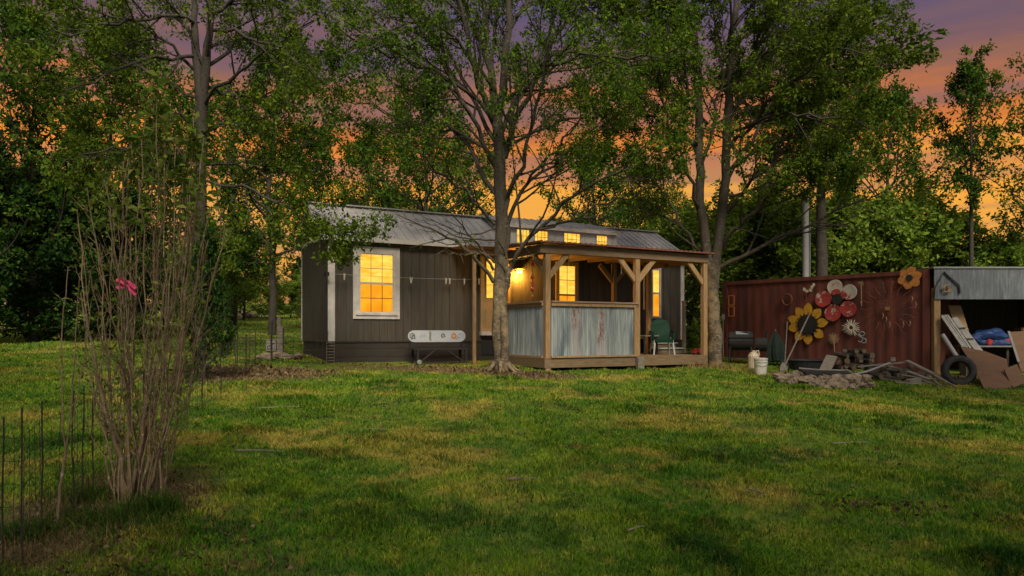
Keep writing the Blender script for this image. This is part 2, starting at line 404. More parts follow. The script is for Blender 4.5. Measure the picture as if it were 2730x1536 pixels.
q = np.stack([gi[:-1,:-1], gi[:-1,1:], gi[1:,1:], gi[1:,:-1]], -1).reshape(-1, 4)
lawn = link_mesh('lawn', fast_mesh('lawn', np.stack([gx, gy, gz], -1).reshape(-1, 3), [q], smooth=True), M['lawn'])
tag(lawn, kind='structure')

# ------------------------------------------------------------------ house
LX, LY, HA = -4.37, 17.0, R(28)
CA, SA = math.cos(HA), math.sin(HA)
FH = Matrix.Translation((LX, LY, 0)) @ Matrix.Rotation(HA, 4, 'Z')      # x along the front wall, y into the house
def hu(px, v=0.0):
    k = (px - 1365.0) / FPX
    return (k * (LY - CA * v) - (LX + SA * v)) / (CA - k * SA)
def hY(u, v=0.0): return LY + SA * u - CA * v
def hz(py, u, v=0.0): return CAM_Z + (HOR - py) / FPX * hY(u, v)
def hw(u, v, z): return FH @ Vector((u, -v, z))
def hg(u, v): p = hw(u, v, 0); return Gf(p.x, p.y)

HL, HD, ZB, ZE, ZR = 10.95, 3.0, 1.44, 4.05, 4.93
house = thing('tiny_house', 'long dark brown tiny house with metal gable roof, white trim and amber lit windows', 'house', hw(0, 0, hg(0, 0)), HA)
m = MB()
m.prism([(0, ZB), (HD, ZB), (HD, ZE), (HD/2, ZR - .05), (0, ZE)], 0, HL, 'YZ')
x = .004
rs = np.random.RandomState(4)
while x < HL - .05:                                    # grooved siding boards on the front wall
    wd = .196 if x < 7.35 else .262
    m.b2((x, -.016 - rs.rand() * .003, ZB - .03), (min(x + wd, HL - .004), .002, ZE - .02)); x += wd + .011
x = .004
while x < HD - .05:                                    # gable ends
    x1 = min(x + .196, HD - .004); h0 = ZE + .575 * min(x, HD - x) - .05; h1 = ZE + .575 * min(x1, HD - x1) - .05
    m.prism([(x, ZB - .03), (x1, ZB - .03), (x1, h1), (x, h0)], -.016, .002, 'YZ')
    m.prism([(x, ZB - .03), (x1, ZB - .03), (x1, h1), (x, h0)], HL - .002, HL + .016, 'YZ'); x += .207
m.build('wall', M['siding'], house, FH)
m = MB()
for k in range(5):                                     # skirt boards
    z0, z1 = .42 + k * .205, .42 + k * .205 + .198
    z1 = min(z1, ZB - .035)
    m.b2((.02, -.004, z0), (HL - .02, .04, z1)); m.b2((.021, .041, z0), (.06, HD - .02, z1))
    m.b2((HL - .06, .041, z0), (HL - .021, HD - .02, z1))
m.b2((-.012, -.03, ZB - .05), (HL + .01, -.005, ZB - .012))
m.build('skirting', M['skirt'], house, FH)
# roof
sl = (ZR - 3.94) / (HD/2 + .2)
def roofz(w): return 3.94 + sl * (min(w, HD - w) + .2)
UD0, UD1 = hu(1356, .05), hu(1645, .05)
m = MB()
def slope(u0, u1, front=True):
    we, wr = (-.2, HD/2) if front else (HD + .2, HD/2)
    m.add([(u0, we, 3.94), (u1, we, 3.94), (u1, wr, ZR), (u0, wr, ZR), (u0, we, 3.90), (u1, we, 3.90), (u1, wr, ZR - .04), (u0, wr, ZR - .04)],
          [(0,1,2,3), (7,6,5,4), (0,4,5,1), (1,5,6,2), (2,6,7,3), (3,7,4,0)])
    u = u0 + .04
    while u < u1 - .03:                                # standing ribs of the sheet
        m.bar((u, we, 3.948), (u, wr, ZR + .008), .035, .028, (0, 0, 1)); u += .229
slope(-.18, UD0); slope(UD1, HL + .18); slope(-.18, HL + .18, False)
m.bar((-.2, HD/2, ZR + .03), (UD0, HD/2, ZR + .03), .22, .03); m.bar((UD1, HD/2, ZR + .03), (HL + .2, HD/2, ZR + .03), .22, .03)
roof = m.build('roof', M['roof_metal'], house, FH)
for u0, u1 in ((-.18, UD0), (UD1, HL + .18)): MB().b2((u0, -.225, 3.82), (u1, -.2, 3.932)).build('fascia', M['white_trim'], house, FH)
for u in (-.2, HL + .18):
    m = MB()
    for w in (-.2, HD + .2): m.bar((u + .01, w, 3.86), (u + .01, HD/2 + .01 * (1 if w < 0 else -1), ZR - .06), .022, .11)
    m.build('rake_board', M['white_trim'], house, FH)
m = MB(); m.b2((-.035, -.02, 3.93), (-.014, HD, 4.03)); m.build('gable_trim', M['white_trim'], house, FH)
for u0, u1 in ((-.03, .135), (HL - .11, HL + .03)):
    MB().b2((u0, -.045, ZB - .02), (u1, -.012, 3.9)).build('corner_board', M['white_trim'], house, FH)
MB().b2((-.03, HD - .05, ZB - .02), (-.012, HD + .02, 3.93)).build('corner_board', M['white_trim'], house, FH)
# dormer
m = MB()
m.b2((UD0, .03, 3.95), (UD1, .13, 4.56))
for u in (UD0, UD1 - .06):
    m.prism([(.131, 3.95), (.131, 4.52), (HD/2, ZR + .02), (HD/2, ZR - .1)], u, u + .06, 'YZ')
u = UD0 + .1
while u < UD1: m.b2((u, .022, 3.96), (min(u + .19, UD1), .031, 4.5)); u += .2
dor = m.build('dormer', M['dormer_paint'], house, FH)
m = MB()
m.bar((UD0 - .12 + (UD1 - UD0 + .24)/2, -.07, 4.57), (UD0 - .12 + (UD1 - UD0 + .24)/2, HD/2, ZR + .07), UD1 - UD0 + .24, .035)
u = UD0 - .05
while u < UD1 + .1: m.bar((u, -.07, 4.595), (u, HD/2, ZR + .095), .035, .03); u += .229
m.build('roof_sheet', M['roof_metal'], dor, FH)
m = MB(); m.b2((UD0 - .12, -.1, 4.48), (UD1 + .12, -.075, 4.575)); m.b2((UD0 - .02, -.005, 3.98), (UD0 + .1, .021, 4.44)); m.b2((UD1 - .1, -.005, 3.98), (UD1 + .02, .021, 4.44))
m.build('trim', M['white_trim'], dor, FH)

def window(u0, u1, z0, z1, fr, trim, rows=2, cols=3, dark=True, parent=house, w=0.0, both=True, split=.5):
    """double-hung window with its outer trim u0..u1, z0..z1"""
    m = MB(); f0, f1 = w - .055, w - .012
    m.b2((u0, f0, z1 - fr), (u1, f1, z1)); m.b2((u0, f0, z0), (u1, f1, z0 + fr * .9))
    m.b2((u0, f0 + .001, z0 + fr * .9), (u0 + fr, f1, z1 - fr)); m.b2((u1 - fr, f0 + .001, z0 + fr * .9), (u1, f1, z1 - fr))
    win = m.build('window', trim, parent, FH)
    a0, a1, b0, b1 = u0 + fr + .001, u1 - fr - .001, z0 + fr * .9 + .001, z1 - fr - .001
    zm = b0 + (b1 - b0) * split
    MB().b2((u0 + fr * .4, w - .085, z0 + fr * .55), (u1 - fr * .4, w - .056, z0 + fr * .85)).build('sill', trim, win, FH)
    m = MB(); m.b2((a0, w - .046, zm - .025), (a1, w - .02, zm + .025)); m.b2((a0, w - .043, b1 - .02), (a1, w - .02, b1)); m.b2((a0, w - .043, b0), (a1, w - .02, b0 + .02))
    m.b2((a0, w - .042, b0 + .02), (a0 + .018, w - .02, b1 - .02)); m.b2((a1 - .018, w - .042, b0 + .02), (a1, w - .02, b1 - .02))
    m.build('sash', trim, win, FH)
    MB().b2((a0, w - .03, zm), (a1, w - .018, b1)).build('pane', M['pane_up'], win, FH)
    MB().b2((a0, w - .029, b0), (a1, w - .018, zm - .002)).build('pane', M['pane_low'], win, FH)
    if both:
        for zz0, zz1, mt in ((zm + .025, b1 - .02, M['muntin_light']), (b0 + .02, zm - .025, M['muntin_dark'] if dark else M['muntin_light'])):
            m = MB()
            for c in range(1, cols): uu = a0 + (a1 - a0) * c / cols; m.b2((uu - .009, w - .036, zz0), (uu + .009, w - .0315, zz1))
            for r_ in range(1, rows): zz = zz0 + (zz1 - zz0) * r_ / rows; m.b2((a0 + .018, w - .0355, zz - .009), (a1 - .018, w - .032, zz + .009))
            m.build('muntin', mt, win, FH)
    return win
u0, u1 = hu(940), hu(1064)
tag(window(u0, u1, hz(850, u0), hz(656, u0), .165, M['white_trim']), 'large six over six window in wide white trim')
u0, u1 = hu(1480), hu(1540)
tag(window(u0, u1, hz(852, u0), hz(697, u0), .10, M['cream'], dark=False, rows=2, cols=2, split=.42), 'narrower lit window with tan trim under the porch roof')
u0, u1 = hu(1734), hu(1760)
tag(window(u0, u1, hz(849, u0), hz(714, u0), .055, M['white_trim'], both=False), 'slim lit window with thin white trim')
for a, b in ((1376, 1413), (1424, 1462), (1502, 1548), (1589, 1620)):
    u0, u1 = hu(a), hu(b)
    window(u0, u1, 4.08, 4.47, .03, M['dormer_paint'], rows=2, cols=4, dark=False, parent=dor, w=.035, split=.5) if False else None
    m = MB(); w = .022
    m.b2((u0, w-.03, 4.44), (u1, w, 4.47)); m.b2((u0, w-.03, 4.06), (u1, w, 4.09)); m.b2((u0, w-.029, 4.09), (u0+.03, w, 4.44)); m.b2((u1-.03, w-.029, 4.09), (u1, w, 4.44))
    win = m.build('window', M['dormer_paint'], dor, FH)
    MB().b2((u0+.03, w-.014, 4.09), (u1-.03, w-.002, 4.44)).build('pane', M['pane_up'], win, FH)
    m = MB()
    for c in range(1, 4): uu = u0 + (u1-u0)*c/4; m.b2((uu-.007, w-.022, 4.09), (uu+.007, w-.015, 4.44))
    m.b2((u0+.03, w-.021, 4.27), (u1-.03, w-.016, 4.284)); m.build('muntin', M['muntin_light'], win, FH)
# door
u0, u1 = hu(1279), hu(1358); zt = hz(676, u0); zf = hz(884, u0)
m = MB(); m.b2((u0 + .08, -.045, zf), (u1 - .08, -.012, zt - .08))
for s in (0, 1):
    ua = u0 + .16 + s * (u1 - u0 - .16) / 2 - s * .04
    m.b2((ua, -.055, zf + .12), (ua + (u1 - u0) / 2 - .20, -.046, zf + .62))
door = m.build('door', M['cream'], house, FH)
m = MB(); m.b2((u0, -.06, zf - .02), (u0 + .079, -.012, zt)); m.b2((u1 - .079, -.06, zf - .02), (u1, -.012, zt)); m.b2((u0 + .08, -.059, zt - .079), (u1 - .08, -.012, zt))
m.build('frame', M['cream'], door, FH)
gz0, gz1 = hz(794, u0), hz(690, u0)
MB().b2((u0 + .18, -.056, gz0), (u1 - .18, -.046, gz1)).build('pane', M['pane_up'], door, FH)
m = MB()
for k in range(1, 3): zz = gz0 + (gz1 - gz0) * k / 3; m.b2((u0 + .18, -.062, zz - .008), (u1 - .18, -.057, zz + .008))
uu = (u0 + u1) / 2; m.b2((uu - .008, -.063, gz0), (uu + .008, -.058, gz1)); m.build('muntin', M['cream'], door, FH)
MB().lathe([(.0, -.13), (.03, -.12), (.03, -.09), (.012, -.08), (.012, -.05)], (u1 - .13, 0, gz0 - .12), 10, 'Y').build('handle', M['brass'], door, FH)
MB().b2((u0 - .02, -.16, zf - .10), (u1 + .02, -.03, zf - .001)).build('threshold', M['white_trim'], door, FH)
MB().b2((u0 + .05, -.028, hz(946, u0)), (u1 - .2, -.006, hz(903, u0))).build('vent_opening', M['black'], house, FH)
uu = hu(1717, .06)
MB().tube([(uu, -.06, hz(826, uu)), (uu, -.06, hz(712, uu))], .028, 8).build('downspout', M['white_trim'], house, FH)
# porch wall lamp, lit
uu = hu(1384, .15); zz = hz(724, uu, .15)
lampw = hw(uu, .16, zz)
m = MB(); m.lathe([(.0, -.045), (.06, -.04), (.065, -.02), (.065, -.012)], (uu, 0, zz + .02), 14, 'Y'); m.tube([(uu, -.03, zz + .02), (uu, -.10, zz + .06), (uu, -.155, zz + .06)], .012, 6)
lamp = m.build('wall_lamp', M['black'], house, FH)
MB().blob((uu - .04, -.16, zz - .01), (.038, .038, .045), 2, 0).build('bulb', M['lamp_on'], lamp, FH)
MB().blob((uu + .05, -.16, zz - .01), (.038, .038, .045), 2, 0).build('bulb', M['lamp_on'], lamp, FH)
MB().lathe([(.15, .0), (.13, .025), (.04, .05), (.0, .051)], (uu, -.16, zz + .055), 14).build('lamp_shade', M['brass'], lamp, FH)
ld = bpy.data.lights.new('porch_light', 'POINT'); lo = bpy.data.objects.new('porch_light', ld); COL.objects.link(lo)
ld.energy = 150; ld.color = (1.0, .46, .06); ld.shadow_soft_size = .05; lo.location = hw(uu, .20, zz - .075)

# ------------------------------------------------------------------ porch
PV = 2.68; PU0 = hu(1452, PV) ; PU1 = hu(1887, PV); FZ = 1.03
porch = thing('porch', 'open wooden porch with flat roof on braced posts and galvanised half walls', 'porch', hw(PU0, PV, hg(PU0, PV)), HA)
m = MB(); v = .03
while v < PV: m.b2((PU0, -min(v + .138, PV), FZ - .035), (PU1, -v, FZ)); v += .145
m.build('deck_floor', M['deckwood'], porch, FH)
m = MB()
m.b2((PU0, -PV + .002, FZ - .235), (PU1, -PV + .04, FZ - .037)); m.b2((PU0 + .002, -PV + .041, FZ - .235), (PU0 + .04, -.05, FZ - .037)); m.b2((PU1 - .04, -PV + .041, FZ - .235), (PU1 - .002, -.05, FZ - .037))
for k in range(7):
    uu = PU0 + .2 + k * (PU1 - PU0 - .4) / 6; m.b2((uu - .05, -PV + .06, .3), (uu + .05, -PV + .16, FZ - .24))
m.build('deck_skirt', M['deckwood'], porch, FH)
BZ0, BZ1 = 3.50, 3.70
fposts = [hu(1458, 2.6), hu(1697, 2.6), hu(1877, 2.6)]
def post(u, v, z0, z1, s=.135, mt='wood'):
    return MB().b2((u - s/2, -v - s/2, z0), (u + s/2, -v + s/2, z1)).build('post', M[mt], porch, FH, bevel=.008)
for u in fposts: post(u, 2.6, hg(u, 2.6) - .02 if u != fposts[1] else FZ, BZ0)
ub = hu(1637, .35); post(ub, .35, FZ, 3.62, .12); post(PU1 - .1, .35, FZ, 3.62, .12); uc = hu(1729, 1.0); post(uc, 1.0, FZ, 3.58, .11)
ul = hu(1264, .85); post(ul, .85, hg(ul, .85), 3.60, .085)
u = fposts[1]; m = MB().b2((u - .10, -2.80, hg(u, 2.7) - .02), (u + .10, -2.685, FZ - .01)); m.build('post_foot', M['greywood'], porch, FH, bevel=.01)
MB().b2((PU0 - .12, -2.69, BZ0), (PU1 + .02, -2.53, BZ1)).build('beam', M['beam'], porch, FH)
MB().b2((PU0 - .03, -2.529, BZ0 + .01), (PU0 + .07, -.05, BZ1 + .01)).build('beam', M['beam'], porch, FH)
MB().b2((PU1 - .1, -2.529, BZ0 + .01), (PU1 - .01, -.05, BZ1 + .01)).build('beam', M['beam'], porch, FH)
MB().b2((ul - .25, -.92, 3.60), (PU0 - .035, -.80, 3.72)).build('beam', M['beam'], porch, FH)
def brace(p, q, w=.075, h=.12): MB().bar(p, q, w, h).build('brace', M['wood'], porch, FH)
for i, u in enumerate(fposts):
    for sgn in (-1, 1):
        if (i == 2 and sgn == 1): continue
        L_ = .50
        if i == 0 and sgn == -1: brace((u, -2.53, BZ0 - L_), (u, -2.6 + .07 + L_, BZ0 - .005))
        else: brace((u + sgn * .05, -2.6, BZ0 - L_ - .05), (u + sgn * (L_ + .05), -2.6, BZ0 - .005))
for sgn in (-1, 1): brace((ub + sgn * .05, -.35, 3.1), (ub + sgn * .5, -.35, 3.56))
m = MB()
k = PU0 + .55
while k < PU1 - .2: m.bar((k, -2.53, 3.62), (k, -.06, 3.70), .045, .13); k += .61
for v in (.5, 1.1, 1.7, 2.3): m.b2((PU0 + .1, -v - .045, 3.70 + (2.6 - v) * .03), (PU1 - .12, -v + .045, 3.735 + (2.6 - v) * .03))
m.build('rafter', M['beam'], porch, FH)
def slab(mb, u0, u1, v0, v1, z0, z1, th=.03):
    mb.add([(u0, -v0, z0), (u1, -v0, z0), (u1, -v1, z1), (u0, -v1, z1), (u0, -v0, z0 - th), (u1, -v0, z0 - th), (u1, -v1, z1 - th), (u0, -v1, z1 - th)],
           [(0,1,2,3), (7,6,5,4), (0,4,5,1), (1,5,6,2), (2,6,7,3), (3,7,4,0)])
m = MB(); slab(m, PU0 - .2, PU1 + .12, 2.82, .03, 3.755, 3.845)
k = PU0 - .15
while k < PU1 + .1: m.bar((k, -2.82, 3.762), (k, -.04, 3.852), .05, .022); k += .155
slab(m, ul - .3, PU0 - .205, 1.0, .03, 3.79, 3.83)
m.build('roof_sheet', M['rust'], porch, FH)

def panel_mat():
    m, t, b, o = new_mat('galvanised_panel')
    c = mixc(t, rng_(t, noise(t, 3, 6, stretch=(5, 5, .5)), .38, .62), (.155,.18,.19), (.265,.29,.295))
    c = mixc(t, rng_(t, noise(t, 2.2, 7, rough=.65, stretch=(7, 7, .35)), .56, .68), c, (.40,.41,.385))
    c = mixc(t, rng_(t, noise(t, 1.1, 3, stretch=(3, 3, .6)), .55, .7), c, (.085,.11,.13))
    tcn = N('ShaderNodeTexCoord', t); sp = N('ShaderNodeSeparateXYZ', t); t.links.new(tcn.outputs['Object'], sp.inputs[0])
    fl = noise(t, 7, 8, rough=.7, stretch=(2.2, 2.2, .8))
    for px, z0, z1, half in ((1537, 1.65, 2.40, .17), (1603, 1.25, 2.25, .16)):
        uc = hu(px, PV) - PU0; base = hg(PU0, PV)
        d = N('ShaderNodeMath', t, operation='SUBTRACT'); t.links.new(sp.outputs['X'], d.inputs[0]); d.inputs[1].default_value = uc
        a = N('ShaderNodeMath', t, operation='ABSOLUTE'); t.links.new(d.outputs[0], a.inputs[0])
        band = rng_(t, a.outputs[0], half, half * .3)
        zc = N('ShaderNodeMath', t, operation='SUBTRACT'); t.links.new(sp.outputs['Z'], zc.inputs[0]); zc.inputs[1].default_value = (z0 + z1) / 2 - base
        za = N('ShaderNodeMath', t, operation='ABSOLUTE'); t.links.new(zc.outputs[0], za.inputs[0])
        zb = rng_(t, za.outputs[0], (z1 - z0) / 2, (z1 - z0) / 2 - .15)
        p1 = N('ShaderNodeMath', t, operation='MULTIPLY'); t.links.new(band, p1.inputs[0]); t.links.new(zb, p1.inputs[1])
        wash = N('ShaderNodeMath', t, operation='MULTIPLY'); t.links.new(band, wash.inputs[0]); wash.inputs[1].default_value = .55
        c = mixc(t, wash.outputs[0], c, (.33,.28,.27))
        p2 = N('ShaderNodeMath', t, operation='MULTIPLY'); t.links.new(p1.outputs[0], p2.inputs[0]); t.links.new(rng_(t, fl, .46, .57), p2.inputs[1])
        c = mixc(t, p2.outputs[0], c, (.155,.062,.055))
    t.links.new(c, b.inputs['Base Color']); b.inputs['Roughness'].default_value = .55; b.inputs['Metallic'].default_value = .15
    return m
M['panel'] = panel_mat()
def corrugated(mb, u0, u1, v, z0, z1, period=.055, amp=.009):
    n = int((u1 - u0) / period * 6); us = np.linspace(u0, u1, n)
    front = [(u, -v - amp * math.sin(2 * math.pi * u / period)) for u in us]
    mb.prism(front + [(u1, -v + .02), (u0, -v + .02)], z0, z1, 'XY')
PZ0, PZ1 = FZ + .03, 2.33
m = MB(); corrugated(m, fposts[0] + .075, fposts[1] - .09, PV - .02, PZ0, PZ1); m.build('metal_panel', M['panel'], porch, FH)
MB().b2((fposts[0] + .07, -PV - .06, PZ1 + .01), (fposts[1] - .01, -PV + .14, PZ1 + .05)).build('top_rail', M['rail'], porch, FH, bevel=.006)
m = MB(); m.b2((fposts[0] + .07, -PV - .035, PZ1 - .07), (fposts[1] - .07, -PV + .0, PZ1 + .008)); m.b2((fposts[1] - .15, -PV - .03, PZ0), (fposts[1] - .075, -PV + .03, PZ1 - .072)); m.b2((fposts[0]+.07, -PV - .036, PZ0 - .03), (fposts[1] - .07, -PV + .01, PZ0 + .012))
m.build('panel_frame', M['wood'], porch, FH)
# side half wall: the same sheet turned round the corner post
n = 200; vs = np.linspace(.75, 2.53, n)
m = MB(); m.prism([(fposts[0] - .06 + .009 * math.sin(2 * math.pi * v / .055), -v) for v in vs] + [(fposts[0] - .03, -2.53), (fposts[0] - .03, -.75)], PZ0, PZ1, 'XY')
m.build('metal_panel', M['panel'], porch, FH)
MB().b2((fposts[0] - .13, -2.53, PZ1 + .01), (fposts[0] + .06, -.72, PZ1 + .05)).build('top_rail', M['rail'], porch, FH)
m = MB(); m.b2((fposts[0] - .095, -2.53, PZ1 - .07), (fposts[0] - .068, -.72, PZ1 + .008)); m.b2((fposts[0] - .1, -.75, FZ), (fposts[0] + .02, -.63, PZ1 + .06)); m.b2((fposts[0]-.1, -2.53, FZ - .05), (fposts[0] - .07, -.7, PZ0 + .012))
m.build('panel_frame', M['wood'], porch, FH)
# steps up to the house at the right end of the deck
st0, st1 = hu(1744, .9), hu(1818, .9)
steps = thing('steps', 'three weathered wooden steps with pale treads against the house', 'steps', hw((st0 + st1)/2, .5, FZ), HA)
for k in range(3):
    z = FZ + .13 + .15 * k; v1 = 1.0 - .28 * k
    MB().b2((st0, -v1, z), (st1, -v1 + .30, z + .035)).build('tread', M['pale_metal'], steps, FH)
    MB().b2((st0 + .02, -v1 + .04, z - .13), (st1 - .02, -v1 + .06, z - .002)).build('riser', M['deckwood'], steps, FH)
m = MB(); un = hu(1823, .9); m.b2((un - .04, -.95, FZ), (un + .04, -.87, hz(806, un, .9))); m.b2((un - .05, -.96, hz(806, un, .9)), (un + .05, -.86, hz(806, un, .9) + .04))
m.build('newel_post', M['greywood'], steps, FH)

# ------------------------------------------------------------------ things on and under the porch
ch = (hu(1765, 1.75), 1.75)
chair = thing('patio_chair', 'dark green plastic armchair on pale legs standing on the deck, back to the lawn', 'chair', hw(ch[0], ch[1], FZ), HA + R(152))
CF = world_of(chair)
# local frame: sits facing +y, back at -y
m = MB()
outl = [(-.24,.40), (-.27,.62), (-.26,.82), (-.20,.93), (-.08,.975), (.08,.975), (.20,.93), (.26,.82), (.27,.62), (.24,.40)]
n = len(outl)
vs = []
for d in (0, .035):
    for a, b in outl: vs.append((a, -.20 - .22 * (b - .40) - d + .05 * (a / .27) ** 2, b))
m.add(vs, [tuple(range(n)), tuple(reversed(range(n, 2*n)))] + [(i, i + n, (i+1) % n + n, (i+1) % n) for i in range(n)])
back_ = m.build('backrest', M['green_plastic'], chair, CF)
m = MB(); m.b2((-.25, -.22, .39), (.25, .25, .425)); m.b2((-.25, .25, .33), (.25, .275, .425)); m.build('seat', M['green_plastic'], chair, CF, bevel=.01)
for s in (-1, 1):
    m = MB(); m.bar((s * .29, -.25, .63), (s * .29, .22, .62), .055, .03); m.bar((s * .29, .20, .61), (s * .28, .23, .40), .05, .03)
    m.build('armrest', M['green_plastic'], chair, CF)
    MB().tube([(s * .24, .22, .40), (s * .28, .29, 0)], [.028, .022], 8).build('leg', M['pale_metal'], chair, CF)
    MB().tube([(s * .23, -.20, .40), (s * .27, -.34, 0)], [.028, .022], 8).build('leg', M['pale_metal'], chair, CF)
# small side table in front of the chair
tb = thing('side_table', 'small dark side table half hidden behind the middle porch post', 'table', hw(hu(1725, 1.5), 1.5, FZ), HA)
TF = world_of(tb)
MB().b2((-.25, -.2, .50), (.25, .2, .53)).build('tabletop', M['greywood'], tb, TF)
for a in (-.21, .21):
    for b in (-.16, .16): MB().b2((a - .02, b - .02, 0), (a + .02, b + .02, .5)).build('leg', M['black'], tb, TF)
# red toy car-like scoop by the corner post
uu = hu(1862, 2.2)
toy = thing('toy_truck', 'small red plastic toy truck on the deck beside the corner post', 'toy', hw(uu, 2.2, FZ), HA)
TF = world_of(toy)
m = MB(); m.prism([(-.17,.04), (.17,.04), (.17,.10), (.07,.11), (.03,.17), (-.09,.17), (-.11,.10), (-.17,.10)], -.07, .07, 'XZ'); m.build('body', M['red_paint'], toy, TF)
for a in (-.10, .10):
    for b in (-.075, .075): MB().lathe([(.0, -.012), (.038, -.012), (.038, .012), (.0, .012)], (a, b, .038), 12, 'Y').build('wheel', M['rubber'], toy, TF)
# hanging ornament string and hanging rods
uu, vv = hu(1419, 2.0), 2.0
orn = thing('hanging_ornament', 'red string of starfish and glass balls hanging under the porch roof', 'ornament', hw(uu, vv, hz(798, uu, vv)), HA)
def oz(py): return hz(py, uu, vv)
MB().tube([(uu, -vv, 3.63), (uu, -vv, oz(797))], .006, 5).build('string', M['rust'], orn, FH)
def starfish(c, r, mb):
    pts = []
    for k in range(10):
        a = 2 * math.pi * k / 10 + .3; q = r if k % 2 == 0 else r * .38; pts.append((c[0] + q * math.cos(a), c[2] + q * math.sin(a)))
    mb.prism(pts, c[1] - .012, c[1] + .012, 'XZ')
for py in (705, 757):
    m = MB(); starfish((uu, -vv - .02, oz(py)), .085, m); m.build('starfish', M['red_paint'], orn, FH)
for py in (739, 771): MB().blob((uu, -vv, oz(py)), (.048, .048, .055), 2, 0).build('ball', M['red_paint'], orn, FH, smooth=True)
for py in (719, 789): MB().blob((uu, -vv, oz(py)), (.022, .022, .04), 1, 0).build('bead', M['brass'], orn, FH)
for px, vv_, y0, lab in ((1516, 2.2, 706, 'thin pale rod hanging before the tan trimmed window'), (1657, 2.2, 731, 'thin pale rod hanging left of the middle porch post')):
    uu = hu(px, vv_)
    r_ = MB().tube([(uu, -vv_, 3.66), (uu, -vv_, hz(y0, uu, vv_))], .018, 6).build('hanging_rod', M['pale_metal'], None, FH, origin=hw(uu, vv_, hz(y0, uu, vv_)))
    tag(r_, lab, 'rod', 'rods hanging under the porch roof')
uu = hu(1369, .3); o_ = MB().blob((uu, -.3, hz(793, uu, .3)), (.04,.04,.08), 2, .2, 3).build('small_figurine', M['bone'], None, FH, origin=hw(uu, .3, hz(793, uu, .3)))
bpy.data.objects.remove(o_)
# clothes line across the left front wall
ca, cb = hu(872, .25), hu(1290, .25)
pts = []
for k in range(15):
    f = k / 14; uu = ca + (cb - ca) * f; pts.append((uu, -.25, 3.02 - .07 * 4 * f * (1 - f) * .5))
cl_ = thing('clothes_line', 'thin washing line strung along the brown front wall', 'washing line', hw(ca, .25, 3.02), HA)
MB().tube(pts, .0045, 5).build('line', M['pale_metal'], cl_, FH)
MB().b2((ca - .03, -.26, 2.96), (ca + .05, -.046, 3.05)).build('hook', M['black'], cl_, FH)
pegs = [(918, 'pale peg on the line just left of the big window'), (1096, 'wide pale peg on the line just right of the big window'), (1189, 'left one of the close pair of pegs on the line'), (1199, 'right one of the close pair of pegs on the line'), (1238, 'lone slim peg on the line left of the narrow porch post'), (1277, 'pale peg on the line between the porch post and door')]
for px, lab in pegs:
    uu = hu(px, .25); f = (uu - ca) / (cb - ca); z = 3.02 - .14 * f * (1 - f)
    wd = .03 if px != 1096 else .06
    m = MB()
    m.bar((uu - wd * .4, -.25, z + .03), (uu - wd * .1, -.25, z - .13), .022, .02, (1,0,0)); m.bar((uu + wd * .5, -.25, z + .02), (uu + wd * .1, -.25, z - .11), .022, .018, (1,0,0))
    m.b2((uu - wd * .5, -.262, z - .05), (uu + wd * .5, -.238, z - .03))
    tag(m.build('clothes_peg', M['bone'], None, FH, origin=hw(uu, .25, z)), lab, 'clothes peg', 'pegs on the washing line')
# bench with a snowboard along its back
bu0, bu1, bv = hu(1098, .75), hu(1246, .75), .75
gb = hg((bu0 + bu1)/2, bv)
bench = thing('bench', 'low black folding bench with crossed struts under the white snowboard', 'bench', hw((bu0 + bu1)/2, bv, gb), HA)
zs = hz(930, bu0, bv)
m = MB()
for k in range(3): m.b2((bu0, -bv - .15 + k * .14, zs - .025), (bu1, -bv - .02 + k * .14, zs))
m.build('seat', M['black'], bench, FH)
for u in (bu0 + .10, bu1 - .10):
    for v in (bv + .13, bv - .22): MB().b2((u - .025, -v - .025, hg(u, v) - .01), (u + .025, -v + .025, zs - .026)).build('leg', M['black'], bench, FH)
for s in (0, 1):
    ua, ub_ = (bu0 + .16, bu0 + .55) if s == 0 else (bu1 - .16, bu1 - .60)
    MB().bar((ua, -bv - .13, gb + .07), (ub_, -bv - .13, zs - .03), .03, .03).build('strut', M['darkmetal'], bench, FH)
MB().b2((bu0, -bv - .145, gb + .05), (bu1, -bv - .12, gb + .075)).build('rail', M['darkmetal'], bench, FH)
for u in (bu0 + .04, bu1 - .06): MB().b2((u - .02, -bv + .20, zs - .02), (u + .02, -bv + .24, hz(908, u, bv))).build('back_support', M['black'], bench, FH)
uw = hu(1119, bv + .2)
MB().lathe([(.0, -.03), (.05, -.028), (.062, -.015), (.062, .015), (.05, .028), (.0, .03)], (uw, -bv - .18, hg(uw, bv + .2) + .062), 14, 'Y').build('wheel', M['white_plastic'], bench, FH)
s0, s1 = hu(1087, bv - .2), hu(1240, bv - .2); zc = (hz(880, s0, bv - .2) + hz(912, s0, bv - .2)) / 2; hh = .145
sb = thing('snowboard', 'white snowboard with small stickers standing on edge along the bench', 'snowboard', hw((s0 + s1)/2, bv - .2, zc - hh), HA)
pts = []
for k in range(13):
    a = math.pi/2 + math.pi * k / 12; pts.append((s0 + hh * 1.15 + hh * 1.15 * math.cos(a), zc + hh * math.sin(a)))
for k in range(13):
    a = -math.pi/2 + math.pi * k / 12; pts.append((s1 - hh * 1.15 + hh * 1.15 * math.cos(a), zc + hh * math.sin(a)))
pts2 = [(a, b - (.02 * math.sin(math.pi * (a - s0) / (s1 - s0)) if b < zc else -.02 * math.sin(math.pi * (a - s0) / (s1 - s0)) * -1)) for a, b in pts]
m = MB(); m.prism(pts2, -bv + .178, -bv + .195, 'XZ'); m.build('deck', mat('snowboard_white', (.46,.45,.46), (.33,.36,.42), 2.2, .4, bmp=0, c3=(.30,.27,.24), spots=(.55,.7)), sb, FH)
fy = -bv + .1765
def sticker(name, mt, fn): m = MB(); fn(m); m.build(name, mt, sb, FH)
